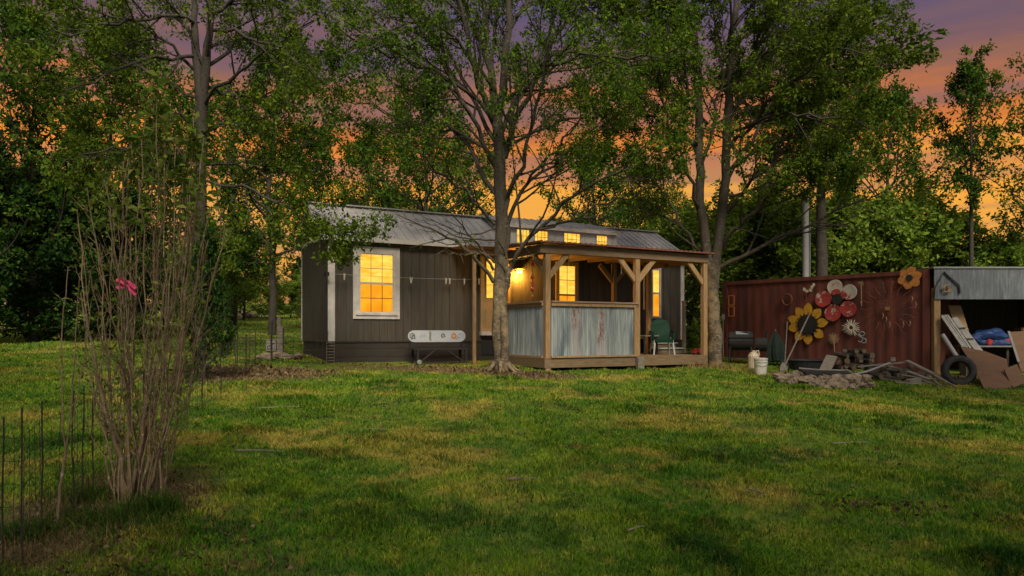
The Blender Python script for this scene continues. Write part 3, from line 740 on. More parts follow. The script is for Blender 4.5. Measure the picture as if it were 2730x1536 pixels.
dk = mat('sticker_ink', (.07,.08,.07), (.12,.14,.10), 30, .5, bmp=0); og = mat('sticker_orange', (.50,.26,.05), (.40,.12,.04), 30, .5, bmp=0); gn = mat('sticker_green', (.16,.20,.10), (.08,.10,.06), 30, .5, bmp=0); bl = mat('sticker_blue', (.25,.33,.42), (.35,.40,.45), 30, .5, bmp=0)
Ls = s1 - s0
def ring(cx, cz, r, m, n=14, t=.011): m.tube([(cx + r * math.cos(6.2832 * k / n), fy, cz + r * math.sin(6.2832 * k / n)) for k in range(n + 1)], t, 5)
def f1(m): ring(s0 + .11, zc, .062, m); ring(s0 + .135, zc - .02, .04, m); m.tube([(s0 + .08, fy, zc - .08), (s0 + .14, fy, zc + .02), (s0 + .19, fy, zc - .07)], .010, 5)
def f2(m):
    for k in range(4): ring(s0 + Ls * .375 + .008 * (k % 2), zc + .085 - k * .057, .022, m, 8, .010)
def f3(m): ring(s0 + Ls * .60, zc + .01, .045, m, 10); m.tube([(s0 + Ls * .585, fy, zc - .05), (s0 + Ls * .61, fy, zc + .06), (s0 + Ls * .64, fy, zc - .02)], .010, 5)
def f4(m):
    for k in range(7):
        a = k * .9; m.lathe([(.0, -.004), (.026, -.003), (.026, .003), (.0, .004)], (s0 + Ls * .79 + .052 * math.cos(a), fy, zc + .055 * math.sin(a)), 9, 'Y')
def f5(m):
    for k in range(4): m.tube([(s0 + Ls * (.2 + .03 * k), fy, zc - .03), (s0 + Ls * (.215 + .03 * k), fy, zc + .05), (s0 + Ls * (.225 + .03 * k), fy, zc - .01)], .011, 5)
    ring(s0 + Ls * .89, zc + .02, .05, m, 10)
sticker('sticker', dk, f1); sticker('sticker', gn, f2); sticker('sticker', dk, f3); sticker('sticker', og, f4); sticker('sticker', bl, f5)

# ------------------------------------------------------------------ shipping container with metal garden art
CX, CY = 6.82, 23.08
CANG = math.atan2(-.739, .673)
CD, CB = (math.cos(CANG), math.sin(CANG)), (-math.sin(CANG), math.cos(CANG))
FC = Matrix.Translation((CX, CY, 0)) @ Matrix.Rotation(CANG, 4, 'Z')
def cs(px, v=0.0):
    k = (px - 1365.0) / FPX
    return (k * (CY - CB[1] * v) - (CX - CB[0] * v)) / (CD[0] - k * CD[1])
def cY(s, v=0.0): return CY + CD[1] * s - CB[1] * v
def cz(py, s, v=0.0): return CAM_Z + (HOR - py) / FPX * cY(s, v)
def cw(s, v, z): return FC @ Vector((s, -v, z))
CL, CZ0, CZ1 = 6.06, .58, 3.28
cont = thing('shipping_container', 'rusty dark red corrugated shipping container hung with metal garden art', 'container', cw(0, 0, CZ0), CANG)
def trap(s, period=.278, d=.011):
    f = (s / period) % 1.0
    return d * (1 if f < .25 else (1 - (f - .25) / .245 if f < .495 else (0 if f < .755 else (f - .755) / .245)))
ss = np.linspace(.10, CL - .16, 260)
m = MB(); m.prism([(s, .04 - trap(s)) for s in ss] + [(CL - .16, 2.40), (.10, 2.40)], CZ0 + .15, CZ1 - .11, 'XY')
m.build('body', M['container'], cont, FC)
m = MB()
m.b2((.0, -.012, CZ1 - .115), (CL, .06, CZ1)); m.b2((.0, -.012, CZ0), (CL, .06, CZ0 + .155)); m.b2((0, .061, CZ1 - .02), (CL, 2.44, CZ1 - .005))
for a in (0, CL - .165): m.b2((a, -.015, CZ0 - .002), (a + .165, .15, CZ1 + .004))
m.b2((CL - .21, 2.3, CZ0), (CL, 2.44, CZ1))
m.build('frame', M['container'], cont, FC)

def ell(cx, cz_, a, rl, rw, off=0.0, n=14, egg=0.0):
    """ellipse outline centred off along direction a"""
    pts = []
    for k in range(n):
        w = 2 * math.pi * k / n; l = rl * math.cos(w); t = rw * math.sin(w) * (1 - egg * math.cos(w))
        pts.append((cx + (off + l) * math.cos(a) - t * math.sin(a), cz_ + (off + l) * math.sin(a) + t * math.cos(a)))
    return pts
def art(name, label, px, py, v=.03):
    s = cs(px, v); z = cz(py, s, v)
    return thing(name, label, 'garden art', cw(s, v, z), CANG, 'metal garden art on the red container'), s, z
SC = 1 / 93.0                                         # metres per photo pixel at the container
# sunflower
t_, s, z = art('sunflower_ornament', 'big yellow metal sunflower with black centre on the red container', 2153, 866, .05)
for k, (dx, dy) in enumerate(((5,-58),(125,2),(195,-25),(130,110),(0,175),(-130,160),(-190,40),(-200,-70),(-105,-165)) if False else ((1.4,-58),(34,-41),(54,-7),(37,30),(1,49),(-26,33),(-53,10),(-54,-20),(-31,-46))):
    L_ = math.hypot(dx, dy); a = math.atan2(-dy, dx); r0 = 27 * SC; r1 = max(L_, 52) * SC
    m = MB(); ra, rb_ = r0 - .04, r1 + .03; m.prism([(s + l * math.cos(a) - w_ * math.sin(a), z + l * math.sin(a) + w_ * math.cos(a)) for l, w_ in ((ra,-.06),(ra+(rb_-ra)*.3,-.125),(ra+(rb_-ra)*.6,-.13),(ra+(rb_-ra)*.85,-.07),(rb_,0),(ra+(rb_-ra)*.85,.07),(ra+(rb_-ra)*.6,.13),(ra+(rb_-ra)*.3,.125),(ra,.06))], -.05 - .004 * (k % 2), -.04, 'XZ')
    m.build('petal', M['yellow'], t_, FC)
m = MB(); m.prism(ell(s, z, 0, 28 * SC, 28 * SC, 0, 20), -.075, -.056, 'XZ')
for k in range(18):
    a = k * .349 + .1; m.bar((s + .22 * math.cos(a), -.08, z + .22 * math.sin(a)), (s + .36 * math.cos(a), -.06, z + .36 * math.sin(a)), .03, .012)
m.build('flower_centre', M['black'], t_, FC)
# red and white flower
t_, s, z = art('red_flower_ornament', 'large chipped red and white metal flower above the yellow sunflower', 2233, 798, .05)
for k, (dx, dy, rl, mt) in enumerate(((-7,-31,.23,'whitered'), (29,-17,.23,'whitered'), (-37,-2,.25,'redwhite'), (27,26,.235,'redwhite'), (-12,35,.25,'redwhite'))):
    a_ = math.atan2(-dy, dx); m = MB(); vs_, fs_ = [], []; nn = 18
    for q, (f_, dep) in enumerate(((1, -.045), (.98, -.066), (.72, -.060), (.4, -.052), (.05, -.050))):     # dished petal with a rolled rim
        for x_, z_ in ell(s + dx * SC, z - dy * SC, a_, rl * f_, rl * .93 * f_, 0, nn, -.12): vs_.append((x_, dep - .006 * (k % 3), z_))
    for q in range(4):
        for j in range(nn): fs_.append((q*nn + j, q*nn + (j+1) % nn, (q+1)*nn + (j+1) % nn, (q+1)*nn + j))
    fs_ += [tuple(range(4*nn, 5*nn)), tuple(reversed(range(nn)))]
    m.add(vs_, fs_); pt_ = m.build('petal', M[mt], t_, FC)
    if mt == 'whitered':
        m = MB(); m.prism(ell(s + dx * SC * .62, z - dy * SC * .62, a_, .085, .13, 0, 12), -.082, -.068, 'XZ'); m.build('petal_base', M['redwhite'], pt_, FC)
m = MB(); m.prism(ell(s, z, 0, .15, .15, 0, 16), -.10, -.078, 'XZ'); m.build('flower_centre', M['black'], t_, FC)
# orange flower
t_, s, z = art('orange_flower_ornament', 'orange metal flower with black eye at the container top corner', 2425, 741, .05)
for k in range(6):
    a = k * 1.047 + .3
    m = MB(); m.prism(ell(s, z, a, .135, .125, .17, 12, .2), -.06 - .004 * (k % 2), -.045, 'XZ'); m.build('petal', M['orange'], t_, FC)
m = MB(); m.prism(ell(s, z, 0, .085, .085, 0, 14), -.085, -.066, 'XZ'); m.build('flower_centre', M['black'], t_, FC)
def rays(m, s, z, r0, r1, n, w, v=.05, jit=.0, seed=1, wavy=0.0):
    rg = random.Random(seed)
    for k in range(n):
        a = 2 * math.pi * k / n + rg.uniform(-.05, .05); q = r1 * (1 - jit * rg.random())
        p = [(s + (r0 + (q - r0) * f) * math.cos(a + wavy * math.sin(f * 5)), -v - .01 * (k % 2), z + (r0 + (q - r0) * f) * math.sin(a + wavy * math.sin(f * 5))) for f in (0, .35, .7, 1)]
        m.tube(p, [w, w * .9, w * .7, w * .25], 5)
for lab, nm, px, py, r0, r1, n, w, mt in (('bone white spiky sunburst ornament right of the sunflower', 'sunburst_ornament', 2269, 874, .07, .27, 22, .017, 'bone'),
                                  ('small straw coloured spiky sun ornament on a stake above the woodpile', 'small_sun_ornament', 2223, 903, .06, .20, 18, .012, 'straw_metal'),
                                  ('small gold star ornament on a thin stem left of the faded writing', 'star_ornament', 2296, 757, .02, .10, 10, .010, 'straw_metal')):
    t_, s, z = art(nm, lab, px, py, .05)
    m = MB(); rays(m, s, z, r0, r1, n, w, .05, .25, 3); m.build('ray', M[mt], t_, FC)
    m = MB()
    if nm == 'sunburst_ornament': m.tube([(s + .075 * math.cos(k * .524), -.055, z + .075 * math.sin(k * .524)) for k in range(13)], .02, 6)
    elif nm == 'star_ornament': m.tube([(s, -.05, z), (s + .01, -.05, z - .62)], .012, 5); m.blob((s, -.05, z - .52), (.03, .015, .05), 1, 0)
    else: m.tube([(s, -.05, z - .05), (s + .04, -.06, z - .55)], .012, 5); m.prism(ell(s, z, 0, .06, .06, 0, 10), -.06, -.04, 'XZ')
    m.build('stem' if nm != 'sunburst_ornament' else 'ring', M[mt], t_, FC)
t_, s, z = art('wire_sun_ornament', 'huge rusty wire sun with curling rays right of the sunburst', 2367, 823, .05)
m = MB(); rays(m, s, z, .08, .30, 20, .008, .05, .3, 5); m.build('ray', M['rust'], t_, FC)
m = MB(); m.b2((s - .055, -.09, z - .04), (s + .055, -.045, z + .05)); m.build('sun_face', M['brass'], t_, FC)
m = MB()
for k in range(18):
    a = k * .349; c = math.cos; sn = math.sin
    pts = [(s + r * c(a + o), -.055, z + r * sn(a + o)) for r, o in ((.42, -.06), (.56, .03), (.70, -.02), (.84, .07))]
    m.tube(pts, [.010, .012, .010, .004], 5)
m.build('outer_ray', M['rust'], t_, FC)
m = MB()
for k, (dx, dy) in enumerate(((-6, 27), (2, 40), (34, 40), (49, 38), (-14, 18), (62, -8), (54, -22))):
    m.tube([(s + (dx + 2) * SC, -.06, z - (dy - 7) * SC), (s + (dx + 4) * SC, -.065, z - dy * SC), (s + (dx + 1) * SC, -.06, z - (dy + 8) * SC)], [.008, .012, .005], 5)
m.build('pale_ray', M['straw_metal'], t_, FC)
t_, s, z = art('butterfly_ornament', 'three pale metal blossoms on a stem above the sunflower', 2157, 768, .05)
for dx, dy in ((-13, 3), (-6, 8), (8, -2), (4, 6), (13, -8)):
    m = MB(); m.prism(ell(s + dx * SC, z - dy * SC, .6 * dx, .055, .04, 0, 9), -.06, -.05, 'XZ'); m.build('blossom', M['bone'], t_, FC)
m = MB(); m.tube([(s - .05, -.05, z), (s - .09, -.05, z - .2), (s - .08, -.05, z - .42)], .010, 5); m.build('stem', M['rust'], t_, FC)
t_, s, z = art('frog_ornament', 'small pale teal curled wire figure below the white sunburst', 2298, 900, .05)
m = MB()
m.tube([(s + .07 * math.cos(k * .6), -.05, z + .10 + .06 * math.sin(k * .6)) for k in range(11)], .016, 5)
m.tube([(s - .10, -.05, z - .10), (s - .02, -.05, z - .13), (s + .03, -.05, z - .02), (s - .06, -.05, z + .03), (s - .11, -.05, z + .09)], .018, 5)
m.tube([(s + .03, -.05, z - .02), (s + .11, -.05, z - .05), (s + .10, -.05, z - .14), (s + .02, -.05, z - .15)], .018, 5)
m.build('figure', M['teal'], t_, FC)
t_, s, z = art('frame_ornament', 'two stacked orange square frames near the left end of the container', 1950, 816, .04)
for dz in (17, -16):
    m = MB(); a, b = 9 * SC, 14 * SC; zz = z + dz * SC
    for p, q in (((-a,-b),(a,-b)), ((a,-b),(a,b)), ((a,b),(-a,b)), ((-a,b),(-a,-b))): m.bar((s + p[0], -.04, zz + p[1]), (s + q[0], -.04, zz + q[1]), .03, .02, (0,1,0))
    m.build('square', M['orange'], t_, FC)
t_, s, z = art('wreath', 'dark twig wreath hanging on the container left of the sunflower', 2099, 799, .05)
m = MB(); rg = random.Random(2)
for q in range(3): m.tube([(s + (.14 + .02 * rg.random()) * math.cos(k * .349), -.05 - .015 * q, z + (.15 + .03 * rg.random()) * math.sin(k * .349)) for k in range(19)], .018, 5)
m.build('twigs', M['rust'], t_, FC)
# faded scribble of old paint on the container
m = MB(); rg = random.Random(9)
for row, py in enumerate((768, 778, 790, 803)):
    for k in range(9):
        px = 2322 + k * 7.5 + (row % 2) * 6 - row * 2
        if rg.random() < .35: continue
        s = cs(px, .002); zz = cz(py, s, .002); f = -(.04 - trap(s)) + .003 if False else 0
        h = rg.uniform(.02, .045); m.b2((s, -.0 + .04 - trap(s) - .004, zz), (s + rg.uniform(.02, .05), .04 - trap(s) - .001, zz + h * .5))
m.build('faded_marking', mat('faded_paint', (.22,.085,.07), (.17,.06,.05), 20, .8), cont, FC)

# ------------------------------------------------------------------ open shed
SX0, SX1, SY = 10.93, 15.6, 18.45
SG = Gf(12, SY)
shed = thing('open_shed', 'open fronted lean-to shed with galvanised fascia crammed with salvage', 'shed', (SX0, SY, SG))
sz1, sz0 = P(2482, 716, SY).z, P(2482, 798, SY).z
m = MB()
xs_ = np.linspace(SX0, SX1, 380)
m.prism([(a, SY - .01 - .003 * math.sin(a * 2 * math.pi / .076)) for a in xs_] + [(SX1, SY + .02), (SX0, SY + .02)], sz0, sz1, 'XY')
m.build('fascia', M['galv'], shed)
MB().b2((SX0 - .04, SY - .04, sz1 + .002), (SX1 + .05, SY + 3.6, sz1 + .045)).build('roof', M['pole_metal'], shed)
m = MB()
x = SX0 + 1.9
m.b2((SX0 + .02, SY + 3.5, SG - .2), (SX1, SY + 3.55, sz1)); m.b2((SX1 - .05, SY + .1, SG - .2), (SX1, SY + 3.49, sz1))
for k in range(24): m.b2((SX0 + .03 + k * .192, SY + 3.47, SG - .2), (SX0 + .21 + k * .192, SY + 3.499, sz1 - .002))
m.build('wall', M['shed_dark'], shed)
for px in (2495,):
    p = gp(px, SY + .1); MB().b2((p.x - .085, SY + .03, SG - .05), (p.x + .085, SY + .19, sz0 + .3)).build('post', M['wood'], shed, bevel=.01)
MB().b2((14.6, SY + .03, SG - .05), (14.76, SY + .19, sz0 + .3)).build('post', M['wood'], shed, bevel=.01)
m = MB(); m.b2((SX0 + .01, SY + .03, sz0 + .02), (SX1 - .06, SY + .09, sz0 + .2))
for k in range(5): m.b2((SX0 + .3 + k, SY + .1, sz1 - .16), (SX0 + .36 + k, SY + 3.46, sz1 - .01))
m.build('roof_beam', M['shed_dark'], shed)
# garland on the fascia
def W_(px, py, Y): return P(px, py, Y)
Yf = SY - .035
gar = thing('twig_garland', 'twig house outline with a dried nest hanging on the shed fascia', 'garland', W_(2520, 795, Yf))
m = MB(); rg = random.Random(5)
for q in range(3):
    pts = []
    for a, b in (((2491,797),(2493,766)), ((2493,766),(2517,724)), ((2517,724),(2558,762)), ((2558,762),(2561,792))):
        for f in (0, .33, .66): pts.append(W_(a[0] + (b[0]-a[0])*f + rg.uniform(-1,1), a[1] + (b[1]-a[1])*f + rg.uniform(-1,1), Yf - .012 * q))
    m.tube(pts, .013, 5)
m.build('twig_outline', M['log'], gar)
m = MB(); c = W_(2521, 770, Yf)
for k in range(26):
    a = rg.uniform(0, 6.28); r = rg.uniform(.05, .13); m.tube([(c.x + r * math.cos(a + d), c.y - .03 - .03 * rg.random(), c.z + .85 * r * math.sin(a + d)) for d in (0, .5, 1.0)], .011, 4)
m.build('nest', M['straw_metal'], gar)

# ------------------------------------------------------------------ salvage in the shed
def quad_board(name, label, cat, pxs, th, mt, nrm=(0,-1,.25), group=None, Ys=None):
    pts = [P(a, b, Y) for (a, b), Y in zip(pxs, Ys)]
    n = (pts[1] - pts[0]).cross(pts[2] - pts[0]);  n = -n if n.y > 0 else n
    o = MB().sheet(pts, th, n).build(name, M[mt], origin=pts[0]); return tag(o, label, cat, group)
def leanY(pys, y0, y1, Y0, Y1): return [Y0 + (Y1 - Y0) * (p - y0) / (y1 - y0) for p in pys]
def board(name, label, cat, pxs, th, mt, Ytop, Ybot, group=None):
    ys_ = [b for a, b in pxs]; return quad_board(name, label, cat, pxs, th, mt, Ys=leanY(ys_, min(ys_), max(ys_), Ytop, Ybot), group=group)
board('plywood_sheet', 'large brown plywood offcut leaning at the shed mouth beside the tyre', 'board', [(2561,924),(2625,936),(2684,958),(2698,1040),(2628,1046),(2600,985)], .018, 'ply', 17.6, 15.4)
board('plywood_offcut', 'narrow brown board leaning right of the large plywood offcut', 'board', [(2677,984),(2711,971),(2736,1020),(2700,1034)], .03, 'ply', 16.4, 15.7)
board('plywood_board', 'brown panel with a pale edge at the right frame side in the shed', 'board', [(2691,885),(2790,880),(2800,1010),(2722,990)], .03, 'ply', 18.1, 17.0)
tag(MB().bar(P(2689,884,18.08), P(2716,966,17.3), .05, .03).build('white_batten', M['white_plastic'], origin=P(2716,966,17.75)), 'thin white batten along the edge of the brown panel', 'batten')
board('beige_plank', 'pale beige plank standing behind the white shutter in the shed', 'plank', [(2528,814),(2562,815),(2590,905),(2560,915)], .04, 'wood', 19.0, 18.75)
shut = thing('white_shutter', 'long white louvred frame leaning behind the tyre in the shed', 'shutter', P(2590, 932, 17.95))
for off, w, nm in (((0,0), .05, 'frame'), ((5,0), .03, 'slat'), ((10,-1), .035, 'slat'), ((17,-1), .05, 'frame')):
    MB().bar(P(2510 + off[0], 843 + off[1], 18.35), P(2567 + off[0] * 1.2, 925 + off[0] * .25, 17.9), w, .03, (0,-1,.2)).build(nm, M['white_plastic'], shut)
MB().bar(P(2508, 842, 18.36), P(2529, 841, 18.36), .03, .04).build('frame', M['white_plastic'], shut)
gut = thing('plastic_sheeting', 'broad white plastic panel with crossbars leaning right of the louvred frame', 'panel', P(2605, 935, 17.95))
MB().sheet([P(2537,848,18.4), P(2552,846,18.4), P(2622,936,18.0), P(2600,936,18.0)], .02, (0,-1,.3)).build('sheet', M['white_plastic'], gut)
for f in (.3, .62): MB().bar(P(2537+63*f-2, 848+88*f, 18.4-.4*f-.03), P(2552+70*f+2, 846+90*f, 18.4-.4*f-.03), .05, .02).build('crossbar', M['greywood'], gut)
tag(MB().tube([P(2512,892,18.2), P(2553,955,17.9)], .055, 12).build('grey_pipe', M['pole_metal'], origin=P(2553,955,17.9)), 'grey pipe leaning behind the tyre beside the shed post', 'pipe')
# tyre
tp = P(2556, 989, 16.5)
ty = thing('tyre', 'worn black car tyre standing at the mouth of the shed', 'tyre', (tp.x, tp.y, tp.z - .355), R(-14))
TF = Matrix.Translation(tp) @ Matrix.Rotation(R(-14), 4, 'Z') @ Matrix.Rotation(R(-8), 4, 'X')
prof = [(.245,-.075),(.30,-.10),(.36,-.095),(.388,-.065),(.392,0),(.388,.065),(.36,.095),(.30,.10),(.245,.075),(.235,.0),(.245,-.075)]
m = MB(); n = 40; vs, fs = [], []
for r, d in prof[:-1]:
    for k in range(n): a = 6.28319 * k / n; vs.append((r * .9 * math.cos(a), d, r * .9 * math.sin(a)))
pn = len(prof) - 1
for i in range(pn):
    for k in range(n): fs.append((i*n + k, i*n + (k+1) % n, ((i+1) % pn)*n + (k+1) % n, ((i+1) % pn)*n + k))
m.add(vs, fs); m.build('carcass', M['rubber'], ty, TF, smooth=True)
m = MB()
for k in range(44):
    a = 6.28319 * k / 44
    for sgn in (-1, 1): m.box((.353 * math.cos(a + sgn * .03), sgn * .035, .353 * math.sin(a + sgn * .03)), (.02, .05, .03), Matrix.Rotation(-a, 3, 'Y'))
m.tube([(.236 * math.cos(k * .1745), -.088, .236 * math.sin(k * .1745)) for k in range(37)], .008, 5)
m.build('tread', M['rubber'], ty, TF)
# shelf with tarp and red cans
sh_ = thing('shelf', 'shelf with a pale front edge across the back of the shed', 'shelf', P(2655, 924, 19.0))
a, b = P(2600, 922, 18.8), P(2800, 926, 18.8)
MB().b2((a.x, 18.83, a.z - .03), (b.x, 19.7, a.z)).build('board', M['greywood'], sh_)
MB().b2((a.x, 18.80, a.z - .035), (b.x, 18.829, a.z + .005)).build('edge', M['white_plastic'], sh_)
for x in (a.x + .05, a.x + .9): MB().b2((x, 18.9, SG - .02), (x + .06, 18.96, a.z - .031)).build('leg', M['shed_dark'], sh_)
rg = np.random.RandomState(6)
v, f = ico(4); d = v.copy()
fold = 1 + .10 * np.sin(v @ (rg.randn(3, 5) * 4) + rg.rand(5) * 6).sum(1) / 2 + .06 * np.sin(v @ (rg.randn(3, 4) * 9)).sum(1) / 2
d = v * fold[:, None] * np.array([.56, .36, .34]); d[:, 2] = np.maximum(d[:, 2], -.10); c = P(2640, 905, 19.15)
m = MB(); m.add(d + np.array([c.x, c.y, a.z + .105]), f)
tag(m.build('blue_tarp', M['blue_tarp'], origin=(c.x, c.y, a.z)), 'crumpled blue tarpaulin bundle on the shelf in the shed', 'tarpaulin')
for px, lab in ((2645, 'dark red metal can under the blue tarpaulin in the shed'), (2688, 'red fuel can at the right of the blue tarpaulin')):
    c = P(px, 915, 18.86)
    o = thing('fuel_can', lab, 'can', (c.x, c.y + .10, a.z), 0, 'red cans on the shed shelf')
    MB().b2((c.x - .13, c.y - .03, a.z + .002), (c.x + .13, c.y + .15, a.z + .2)).build('body', M['red_paint'], o, bevel=.03)
    MB().tube([(c.x + .06, c.y + .05, a.z + .2), (c.x + .08, c.y + .05, a.z + .25)], .025, 8).build('cap', M['black'], o)
rg = random.Random(11)
for k, (px, py, Y, w, h, mt, lab) in enumerate(((2640, 975, 18.6, .5, .35, 'shed_dark', 'dark crate under the shelf behind the plywood'), (2590, 1000, 18.5, .4, .4, 'greywood', 'grey crate behind the tyre'), (2735, 905, 19.2, .4, .5, 'ply', 'brown carton on the shelf behind the brown panel'))):
    c = P(px, py, Y); zb = Gf(c.x, c.y) if k < 2 else a.z + .002
    o = thing('crate', lab, 'crate', (c.x, Y, zb))
    m = MB()
    for q in range(3): m.b2((c.x - w/2, Y - w*.4, zb + q * h/3), (c.x + w/2, Y - w*.4 + .02, zb + q * h/3 + h/3 - .02)); m.b2((c.x - w/2, Y + w*.4 - .02, zb + q * h/3), (c.x + w/2, Y + w*.4, zb + q * h/3 + h/3 - .02))
    for sg in (-1, 1): m.b2((c.x + sg * w/2 - .02, Y - w*.4 + .021, zb), (c.x + sg * w/2, Y + w*.4 - .021, zb + h - .02))
    m.build('side_slats', M[mt], o); MB().b2((c.x - w/2 + .03, Y - w*.37, zb), (c.x + w/2 - .03, Y + w*.37, zb + .02)).build('bottom', M[mt], o)

# ------------------------------------------------------------------ yard clutter before the container
# barrel smoker grill
g0 = gp(1975, 20.6); gr = thing('barrel_grill', 'black barrel barbecue grill with a grey rag on its lid', 'grill', g0, R(-20))
GF = world_of(gr)
m = MB(); prof = []
m.lathe([(.0,-.34),(.24,-.335),(.27,-.30),(.27,.30),(.24,.335),(.0,.34)], (0, 0, .66), 18, 'X'); m.build('barrel', M['black'], gr, GF, smooth=False)
MB().tube([(-.34, -.02, .70), (-.34, -.29, .78), (.34, -.29, .78), (.34, -.02, .70)], .013, 6).build('handle', M['darkmetal'], gr, GF)
m = MB(); m.b2((-.78, -.2, .66), (-.35, .2, .685)); m.build('side_shelf', M['darkmetal'], gr, GF)
for a_ in (-.28, .28):
    for b_ in (-.2, .2): MB().bar((a_, b_, .5), (a_ * 1.1, b_ * 1.3, 0), .035, .035).build('leg', M['black'], gr, GF)
m = MB(); m.b2((-.30, -.2, .16), (.30, .2, .18)); m.build('lower_shelf', M['black'], gr, GF)
m = MB(); m.lathe([(.0,-.17),(.19,-.165),(.20,-.1),(.20,.14),(.17,.17),(.0,.175)], (.56, .03, .56), 14, 'X'); m.build('firebox', M['black'], gr, GF)
MB().tube([(.70,.0,.7), (.72,.0,.95)], .045, 10).build('chimney', M['black'], gr, GF)
m = MB(); pts = [(-.12,-.20,.86),(.22,-.20,.86),(.24,-.05,.94),(.20,.10,.925),(-.10,.10,.925),(-.14,-.05,.94)]
m.sheet(pts, .012, (0,-.3,1)); o = m.build('rag', M['teal'], None, GF, origin=GF @ Vector((0,-.05,.92))); tag(o, 'grey rag draped over the black grill lid', 'rag')
# bucket and jug
b0 = gp(2028, 17.6)
bk = thing('bucket', 'white plastic bucket standing on the lawn before the grill', 'bucket', b0)
BF = world_of(bk)
m = MB(); m.lathe([(.0,.0),(.135,.0),(.160,.36),(.172,.362),(.172,.40),(.158,.402),(.150,.37),(.126,.02),(.0,.02)], (0,0,0), 24); m.build('body', M['bucket_white'], bk, BF)
MB().lathe([(.164,.30),(.170,.30),(.170,.315),(.164,.315)], (0,0,0), 24).build('band', M['bucket_white'], bk, BF)
MB().tube([(.17 * math.cos(k * .314), -.17 * abs(math.sin(k * .314)) , .33 - .12 * abs(math.sin(k * .314))) for k in range(11)], .005, 5).build('handle', M['pale_metal'], bk, BF)
j0 = gp(2009, 19.0)
jg = thing('plastic_jug', 'beige plastic jug just behind the white bucket', 'jug', j0); JF = world_of(jg)
MB().lathe([(.0,0),(.14,0),(.15,.03),(.15,.34),(.10,.42),(.05,.45),(.05,.49),(.0,.49)], (0,0,0), 16).build('body', M['beige_plastic'], jg, JF)
MB().tube([(.05,0,.46),(.13,0,.48),(.15,0,.36)], .022, 7).build('handle', M['beige_plastic'], jg, JF)
# folded umbrella
u0_ = gp(2072, 20.2)
um = thing('folded_umbrella', 'dark green folded patio umbrella leaning on the container', 'umbrella', u0_); UF = world_of(um) @ Matrix.Rotation(R(-8), 4, 'X')
n = 16; m = MB(); vs, fs = [], []
prf = ((.22,.12),(.235,.35),(.19,.6),(.09,.85),(.02,.98))
for r, z in prf:
    for k in range(n): a_ = 6.28319 * k / n; q = r * (1 + .22 * math.cos(a_ * 6)); vs.append((q * math.cos(a_), q * math.sin(a_), z))
for i in range(len(prf)-1):
    for k in range(n): fs.append((i*n+k, i*n+(k+1)%n, (i+1)*n+(k+1)%n, (i+1)*n+k))
fs += [tuple(reversed(range(n))), tuple(range((len(prf)-1)*n, len(prf)*n))]
m.add(vs, fs); m.build('canopy', mat('umbrella_green', (.004,.015,.010), (.007,.022,.015), 5, .85), um, UF)
MB().tube([(0,0,0),(0,0,1.04)], .02, 8).build('pole', M['greywood'], um, UF)
# long tools
def tool(name, label, base, top, headmat, head, handle='greywood', r=.017):
    b, t = Vector(base), Vector(top); o = thing(name, label, 'tool', b, 0, 'garden tools leaning on the container')
    MB().tube([b, t], r, 8).build('handle', M[handle], o)
    m = MB(); d = (t - b).normalized(); sd = d.cross(Vector((0,1,0))).normalized(); nn = sd.cross(d)
    if head == 'spade':
        pts = [b + d * .02 + sd * w + d * h for w, h in ((-.10,.28),(-.11,.05),(-.07,-.06),(0,-.10),(.07,-.06),(.11,.05),(.10,.28))]
        m.sheet(pts, .012, nn)
    elif head == 'scoop': m.b2(t - Vector((.04,.03,.0)), t + Vector((.04,.03,.16)))
    else: m.bar(t - d*.05, t + d * .12, .05, .03)
    m.build('head', M[headmat], o); return o
tool('pole_tool', 'thin pole with a white block on top beside the big tree trunk', gp(1928, 21.6), P(1928, 852, 21.9), 'white_plastic', 'scoop')
tool('shovel', 'shovel with a long pale handle leaning across the sunflower', gp(2085, 18.7), P(2158, 838, 20.6), 'greywood', 'spade', 'greywood', .021)
tool('spade', 'short spade standing upright left of the sunflower', gp(2091, 19.9), P(2099, 858, 20.7), 'black', 'spade', 'greywood', .018)
# dark wash tub
tb0 = gp(2148, 19.3); o = MB().lathe([(.0,.0),(.40,.0),(.46,.26),(.49,.27),(.47,.29),(.44,.26),(.38,.03),(.0,.03)], tb0, 24).build('wash_tub', M['rubber'], origin=tb0); tag(o, 'wide black rubber tub below the sunflower', 'tub')
# board leaning on the woodpile
board('leaning_board', 'pale square board leaning on the left end of the woodpile', 'board', [(2203,946),(2233,950),(2215,990),(2184,985)], .03, 'greywood', 18.4, 17.9)
tray = [P(2130,984,17.7), P(2290,992,17.2), P(2300,1000,16.9), P(2150,996,17.2)]
o = MB().sheet(tray, .05, (0,0,1)).build('black_tray', M['black'], origin=tray[0]); tag(o, 'flat black tray lying before the woodpile', 'tray')
